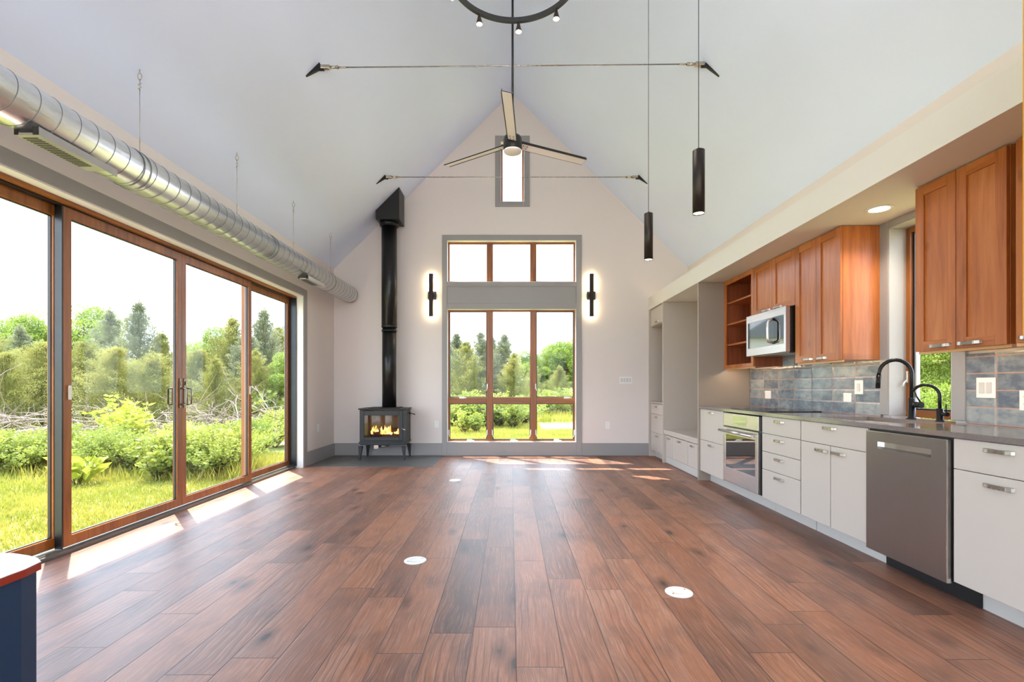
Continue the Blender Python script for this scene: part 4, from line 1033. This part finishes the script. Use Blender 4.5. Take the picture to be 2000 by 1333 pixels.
def decid(label, mat, seed, h=5.5, rad=1.8, nb=26, per=900, lf=.10, name='leafy_tree', cat='tree', group='leafy trees beyond the doors', zlow=.3, stems=1):
    rng = np.random.default_rng(seed)
    t_ = thing(name, label, cat, (0, 0, 0), group)
    mb = MB(); PP, DD = [], []
    if stems == 1: mb.tube([(0, 0, 0), (.05, .03, h*.4), (0, 0, h*.85)], [.11, .08, .02], 8)
    for k in range(nb):
        a = rng.random()*2*PI; u = rng.random(); z = h*(zlow+(1-zlow)*u)*.88; r = rad*math.sqrt(max(.05, 1-(2*u-.75)**2*.8))*(.35+.55*rng.random())
        c = np.array([r*math.cos(a), r*math.sin(a), z]); br = rad*(.26+.16*rng.random())
        mb.tube([(0, 0, max(.05, z-.45*r-.1)), tuple(c*np.array([.55, .55, 1])-np.array([0, 0, .1*h*.3])), tuple(c)], [.03, .018, .006], 5)
        d = unit(rng.normal(size=(per, 3))); rr = br*(.55+.5*rng.random(per)**.5)
        p = c+d*rr[:, None]*np.array([1, 1, .75])
        PP.append(p); DD.append(d*.6+rng.normal(size=(per, 3))*.6+np.array([0, 0, -.25]))
    P, D = np.concatenate(PP), np.concatenate(DD)
    P[:, 2] = np.maximum(P[:, 2], .03)
    q = leaves(P, D, lf*(.7+.6*rng.random(len(P))), lf*.26*(.8+.4*rng.random(len(P))), rng)
    mb.build('branches', 'bark', t_)
    soup('foliage', q, mat, t_)
    return t_
def shrub(label, mat, seed, h=1.0, rad=.6, nst=34, per=16, lf=.13, group='shrubs growing outside the doors', wide=.24):
    rng = np.random.default_rng(seed)
    t_ = thing('leafy_shrub', label, 'shrub', (0, 0, 0), group); mb = MB(); PP, DD = [], []
    for k in range(nst):
        a = rng.random()*2*PI; lean = rng.random()**.7*rad; hk = h*(.6+.45*rng.random())*(1-.35*(lean/rad)**2)
        tip = np.array([lean*math.cos(a), lean*math.sin(a), hk]); mid = tip*np.array([.35, .35, .55])
        mb.tube([(0.02*math.cos(a), .02*math.sin(a), 0), tuple(mid*.9), tuple(mid*.45+tip*.42)], [.010, .007, .003], 4)
        u = .15+.85*rng.random(per)**.6
        p = mid*(2*u*(1-u))[:, None]+tip*(u*u)[:, None]
        b_ = rng.random(per)*2*PI
        PP.append(p+rng.normal(size=(per, 3))*.02); DD.append(np.stack([np.cos(b_), np.sin(b_), .25+.5*rng.random(per)-.2], 1))
    P, D = np.concatenate(PP), np.concatenate(DD)
    q = leaves(P, D, lf*(.6+.7*rng.random(len(P))), lf*wide*(.8+.5*rng.random(len(P))), rng, .8)
    mb.build('stems', 'bark', t_); soup('foliage', q, mat, t_)
    return t_
def at(px_, D): return ((px_-997.5)/950*D, D)
used = set()
def place(proto, px_, D, scale, label, rot=None, sxy=1.0, group=None):
    x, y = at(px_, D)
    if proto.name not in used: used.add(proto.name); o = proto; o.location = (x, y, GZ); o['label'] = label
    else: o = copy_tree(proto, (x, y, GZ), label)
    o.rotation_euler = (0, 0, R.random()*6.28 if rot is None else rot); o.scale = (scale*sxy, scale*sxy, scale)
    if group: o['group'] = group
    return o
def topz(py_, D): return 1.15+(756-py_)*D/950-GZ
cA = cedar('c', 'cedar', 1, 4.6, 1.7, 230, 260); cB = cedar('c', 'cedar_g', 2, 4.6, 1.35, 220, 240); cC = cedar('c', 'cedar', 3, 4.6, 2.3, 260, 290)
dA = decid('d', 'leaf', 4, 5.5, 1.9, 34, 1300, .075); dB = decid('d', 'leaf', 5, 5.0, 1.5, 32, 1200, .07)
H = {id(cA): 4.6, id(cB): 4.6, id(cC): 4.6, id(dA): 5.2, id(dB): 4.7}
def tree(proto, px_, D, py_top, label, sxy=1.0): return place(proto, px_, D, topz(py_top, D)/H[id(proto)], label, None, sxy)
GRP = 'trees beyond the sliding doors'
rows = [ # (proto, px, D, top py, label)
 (dA, -20, 22, 622, 'leafy tree at the far left picture edge beyond the doors'),
 (dA, 75, 24, 606, 'tall bright leafy tree behind the cedars, cut by the leftmost door stile'),
 (dA, 165, 24, 588, 'tallest rounded bright green tree seen left in the second door panel'),
 (cB, 38, 17, 638, 'thin pointed cedar seen in the leftmost door panel'),
 (cC, -30, 15, 650, 'broad cedar at the left edge of the leftmost door panel'),
 (cC, 82, 14, 668, 'broad yellow green cedar in front of the leftmost panel trees'),
 (cC, 10, 13, 690, 'low broad cedar at the foot of the leftmost panel'),
 (cC, 165, 15, 668, 'broad pale cedar at the left of the second door panel'),
 (cB, 214, 19, 606, 'sparse pointed cedar left of the tallest cedar'),
 (cB, 273, 16, 592, 'tallest pointed cedar in the middle of the second door panel'),
 (cC, 225, 14, 680, 'wide low cedar in front of the two pointed cedars'),
 (cA, 318, 16, 652, 'rounded cedar beside the meeting stiles'),
 (cC, 300, 14, 690, 'low yellow green cedar behind the brush pile'),
 (dB, 378, 22, 668, 'small leafy tree right of the meeting stiles'),
 (cC, 385, 16, 684, 'low cedar just right of the door handles'),
 (dB, 425, 19, 642, 'leafy tree left of the tall dark cedar in the third panel'),
 (cA, 452, 17, 622, 'tall dark cedar in the third door panel'),
 (cB, 480, 16, 640, 'grey green cedar behind the third panel stile'),
 (cA, 420, 14, 700, 'broad low cedar in the lower third door panel'),
 (cB, 517, 17, 606, 'tall slim cedar in the fourth door panel'),
 (cA, 545, 18, 640, 'grey cedar at the edge of the fourth door panel'),
 (cA, 500, 14.5, 685, 'rounded cedar low in the fourth door panel'),
 (dB, 560, 15, 690, 'leafy tree at the far jamb of the sliding doors'),
 (cC, 590, 19, 650, 'cedar hidden mostly behind the far door jamb'),
]
for p, px_, D, py_, lab in rows:
    o = tree(p, px_, D, py_, lab, 1.1 if p is cC else 1.0); o['group'] = GRP
GRP = 'trees beyond the far window'
rows = [
 (cB, 868, 22, 655, 'cedar seen at the left edge of the far window'),
 (cB, 893, 23, 652, 'pointed grey cedar in the left pane of the far window'),
 (cA, 912, 21, 668, 'broad cedar behind the hazy left pane'),
 (cB, 938, 22, 650, 'pointed cedar at the right of the left pane'),
 (cB, 962, 24, 660, 'cedar behind the left mullion of the far window'),
 (cB, 984, 22, 654, 'dark spiky cedar in the middle pane of the far window'),
 (cA, 1003, 21, 690, 'lower cedar in the middle pane of the far window'),
 (dB, 1024, 30, 686, 'bright leafy tree at the right of the middle pane'),
 (dB, 1054, 30, 692, 'pale leafy tree at the left of the right pane'),
 (dB, 1078, 31, 676, 'rounded leafy tree in the centre of the right pane'),
 (dA, 1108, 30, 660, 'tallest pale leafy tree in the right pane of the far window'),
 (dA, 1138, 31, 655, 'leafy tree behind the right window casing'),
 (cA, 1040, 26, 712, 'small cedar between the middle and right panes'),
 (cA, 1092, 26, 716, 'small cedar low in the right pane'),
 (cB, 830, 22, 645, 'cedar beyond the far wall hidden beside the left pane'),
]
for p, px_, D, py_, lab in rows:
    o = tree(p, px_, D, py_, lab, 1.15); o['group'] = GRP
GRP = 'greenery beyond the sink window'
for i, (x, y, s_) in enumerate(((7.6, 8.2, .62), (9.2, 11.0, .8), (10.5, 13.0, 1.0), (8.9, 9.2, .7), (7.2, 9.6, .6))):
    o = copy_tree(dB if i % 2 else dA, (x, y, GZ), 'leafy green bush filling the view through the sink window', GRP); o.scale = (s_*.9, s_*.9, s_); o.rotation_euler = (0, 0, i*1.7)
# shrubs
sB = shrub('s', 'leafb', 11, 1.3, .7, 46, 26, .13); sD = shrub('s', 'leafd', 12, .8, .55, 46, 20, .10); sM = shrub('s', 'leafd', 13, .8, .8, 100, 44, .048, wide=.3)
sT = shrub('s', 'leafb', 14, .55, .42, 12, 5, .32, wide=.2)
SG = 'shrubs growing outside the sliding doors'
SGD = .92
for p, px_, D, s_, lab in (
 (sB, 241, 11.3, 1.03, 'large bright yellow green shrub in the middle of the second door panel'),
 (sM, 40, 8.2, .95, 'dense shrub low in the leftmost door panel'), (sM, -5, 8.0, 1.0, 'dense shrub at the left edge of the leftmost panel'), (sM, 85, 8.6, .85, 'dense shrub beside the leftmost stile'),
 (sM, 185, 8.5, .92, 'pale leafy mound left of the large bright shrub'), (sM, 222, 9.0, 1.0, 'pale leafy mound in front of the large bright shrub'), (sM, 262, 8.6, .9, 'leafy mound below the large bright shrub'),
 (sD, 305, 7.9, .92, 'dark green clump at the grass edge in the second panel'), (sD, 330, 8.2, .85, 'dark green clump beside the meeting stiles'),
 (sT, 150, 7.4, .9, 'broad leaved yellow green plant at the foot of the second door stile'),
 (sM, 385, 8.4, 1.05, 'leafy mound at the left of the third door panel'), (sM, 420, 8.2, .98, 'leafy mound in the middle of the third door panel'), (sM, 455, 8.8, 1.1, 'leafy mound at the right of the third door panel'),
 (sM, 505, 11.2, 1.0, 'leafy mound at the left of the fourth door panel'), (sM, 538, 12.2, 1.1, 'leafy mound at the right of the fourth door panel'),
 (sM, 130, 9.5, 1.0, 'leafy mound behind the second door stile'), (sM, 350, 9.6, 1.0, 'leafy mound behind the meeting stiles'), (sM, 410, 10.2, .9, 'small leafy mound before the brush pile in the third panel'),
 (sD, 528, 15.5, 1.7, 'rounded pale shrub before the cedars in the fourth panel'), (sM, 480, 10.5, 1.0, 'leafy mound behind the third panel stile'),
 (sM, 572, 12.6, 1.1, 'leafy mound near the far jamb of the doors')):
    o = place(p, px_, D*SGD, s_*(.95 if D < 11.5 else 1), lab); o['group'] = SG
SG = 'shrubs growing beyond the far window'
for p, px_, D, s_, lab in (
 (sM, 890, 17, 1.4, 'pale shrub in the lower left pane of the far window'), (sM, 920, 17.5, 1.6, 'pale shrub at the centre of the lower left pane'), (sM, 945, 17, 1.4, 'pale shrub at the right of the lower left pane'),
 (sM, 975, 17, 1.5, 'pale shrub at the left of the lower middle pane'), (sM, 1003, 16.5, 1.3, 'pale shrub at the centre of the lower middle pane'), (sM, 1025, 18, 1.4, 'pale shrub at the right of the lower middle pane'),
 (sM, 1062, 22, 1.6, 'brownish shrub at the left of the lower right pane'), (sM, 1100, 23, 1.7, 'shrub at the centre of the lower right pane'), (sM, 1128, 22, 1.6, 'shrub at the right of the lower right pane'), (sD, 905, 14.6, .9, 'bright low clump in the lower left pane of the far window'), (sD, 930, 14.8, .8, 'bright low clump nearest the left mullion')):
    o = place(p, px_, D, s_, lab); o['group'] = SG
# brush pile of dead branches
rb = random.Random(21)
def branch(mb, p, d, L_, r, depth):
    pts = [p]; q = Vector(p); d = Vector(d).normalized(); k = 5
    for i in range(k):
        d = (d+Vector((rb.uniform(-.3, .3), rb.uniform(-.3, .3), rb.uniform(-.22, .22)))).normalized(); q = q+d*L_/k; pts.append(tuple(q))
    mb.tube(pts, [r*(1-.8*i/k) for i in range(k+1)], 5)
    if depth:
        for i in range(3):
            j = rb.randint(1, 4); d2 = (d+Vector((rb.uniform(-.9, .9), rb.uniform(-.9, .9), rb.uniform(-.3, .8)))).normalized()
            branch(mb, pts[j], d2, L_*rb.uniform(.35, .6), r*.5, depth-1)
mb = MB()
for i in range(120):
    px_ = rb.uniform(-40, 590); D = rb.uniform(11.2, 12.8); x, y = at(px_, D)
    a = rb.uniform(0, PI*2)
    branch(mb, (x, y, GZ+rb.uniform(.05, .75)), (math.cos(a), math.sin(a), rb.uniform(-.1, .55)), rb.uniform(.9, 2.0), rb.uniform(.012, .026), 1 if i % 3 else 2)
tag(mb.build('brush_pile', 'brush'), 'long tangled pile of dead grey branches between shrubs and cedars', 'brush pile', None, 'stuff')
for (a, b_, r_, lab) in (((-30, 11.0, .15), (108, 11.4, .42), .09, 'thick dead log lying left in the brush pile'), ((20, 10.6, .1), (90, 11.2, .22), .07, 'shorter dead log lying below the thick log')):
    p0 = Vector((*at(a[0], a[1]), GZ+a[2])); p1 = Vector((*at(b_[0], b_[1]), GZ+b_[2]))
    tag(MB().tube([p0, (p0+p1)/2+Vector((0, 0, .04)), p1], [r_, r_*.9, r_*.7], 10).build('fallen_log', 'brush'), lab, 'log')
# grass
def grass(name, regions, label):
    rng = np.random.default_rng(5); Q = []
    for (x0, x1, y0, y1, n_, h0, h1, wd) in regions:
        P = np.stack([rng.uniform(x0, x1, n_), rng.uniform(y0, y1, n_), np.full(n_, GZ)], 1)
        dens = np.sin(P[:, 0]*1.7+1.3*np.sin(P[:, 1]*1.1))*.5+np.sin(P[:, 1]*2.3+P[:, 0])*.5
        h = (h0+(h1-h0)*rng.random(n_))*(1+.35*dens)
        D = rng.normal(size=(n_, 3))*np.array([.35, .35, 0])+np.array([0, 0, 1.0])
        Q.append(leaves(P, D, h, np.full(n_, wd), rng))
    o = soup(name, np.concatenate(Q), 'blade'); tag(o, label, 'grass', None, 'stuff'); return o
grass('meadow_grass', [(-6.4, -3.6, 2.5, 10, 52000, .03, .09, .006), (-10, -6.4, 4, 12, 26000, .05, .16, .008), (-9.5, -4.0, 7.1, 9.5, 8000, .10, .30, .006),
                       (-14, -6, 8, 15, 16000, .15, .45, .010), (-2.6, 3.2, 12, 15.4, 17000, .04, .12, .012), (-2.6, 1.0, 15.4, 18.3, 9000, .04, .12, .012), (-3, 4, 18.5, 27, 14000, .1, .4, .016)], 'sunlit meadow grass outside the sliding doors and far window')
# sandy path beyond the far window
x_, y_ = at(1085, 17.5)
mbp = MB().prism([(1.0, 16.6), (6, 15.4), (6, 18.3), (1.0, 18.3)], 'z', GZ-.01, GZ+.012)
struct('path', mbp, 'sand')
# distant building corner seen past the fourth panel
bd = thing('distant_house', 'pale house roof corner peeking above trees in the last door panel', 'house', (-17, 38, GZ))
MB().box(-18.0, -12, 36, 44, GZ, 4.9).build('walls', 'jamb', bd)
MB().prism([(-18.5, 4.75), (-11.5, 4.75), (-14.5, 6.6)], 'y', 35.6, 44.4).build('roof', 'roof', bd)
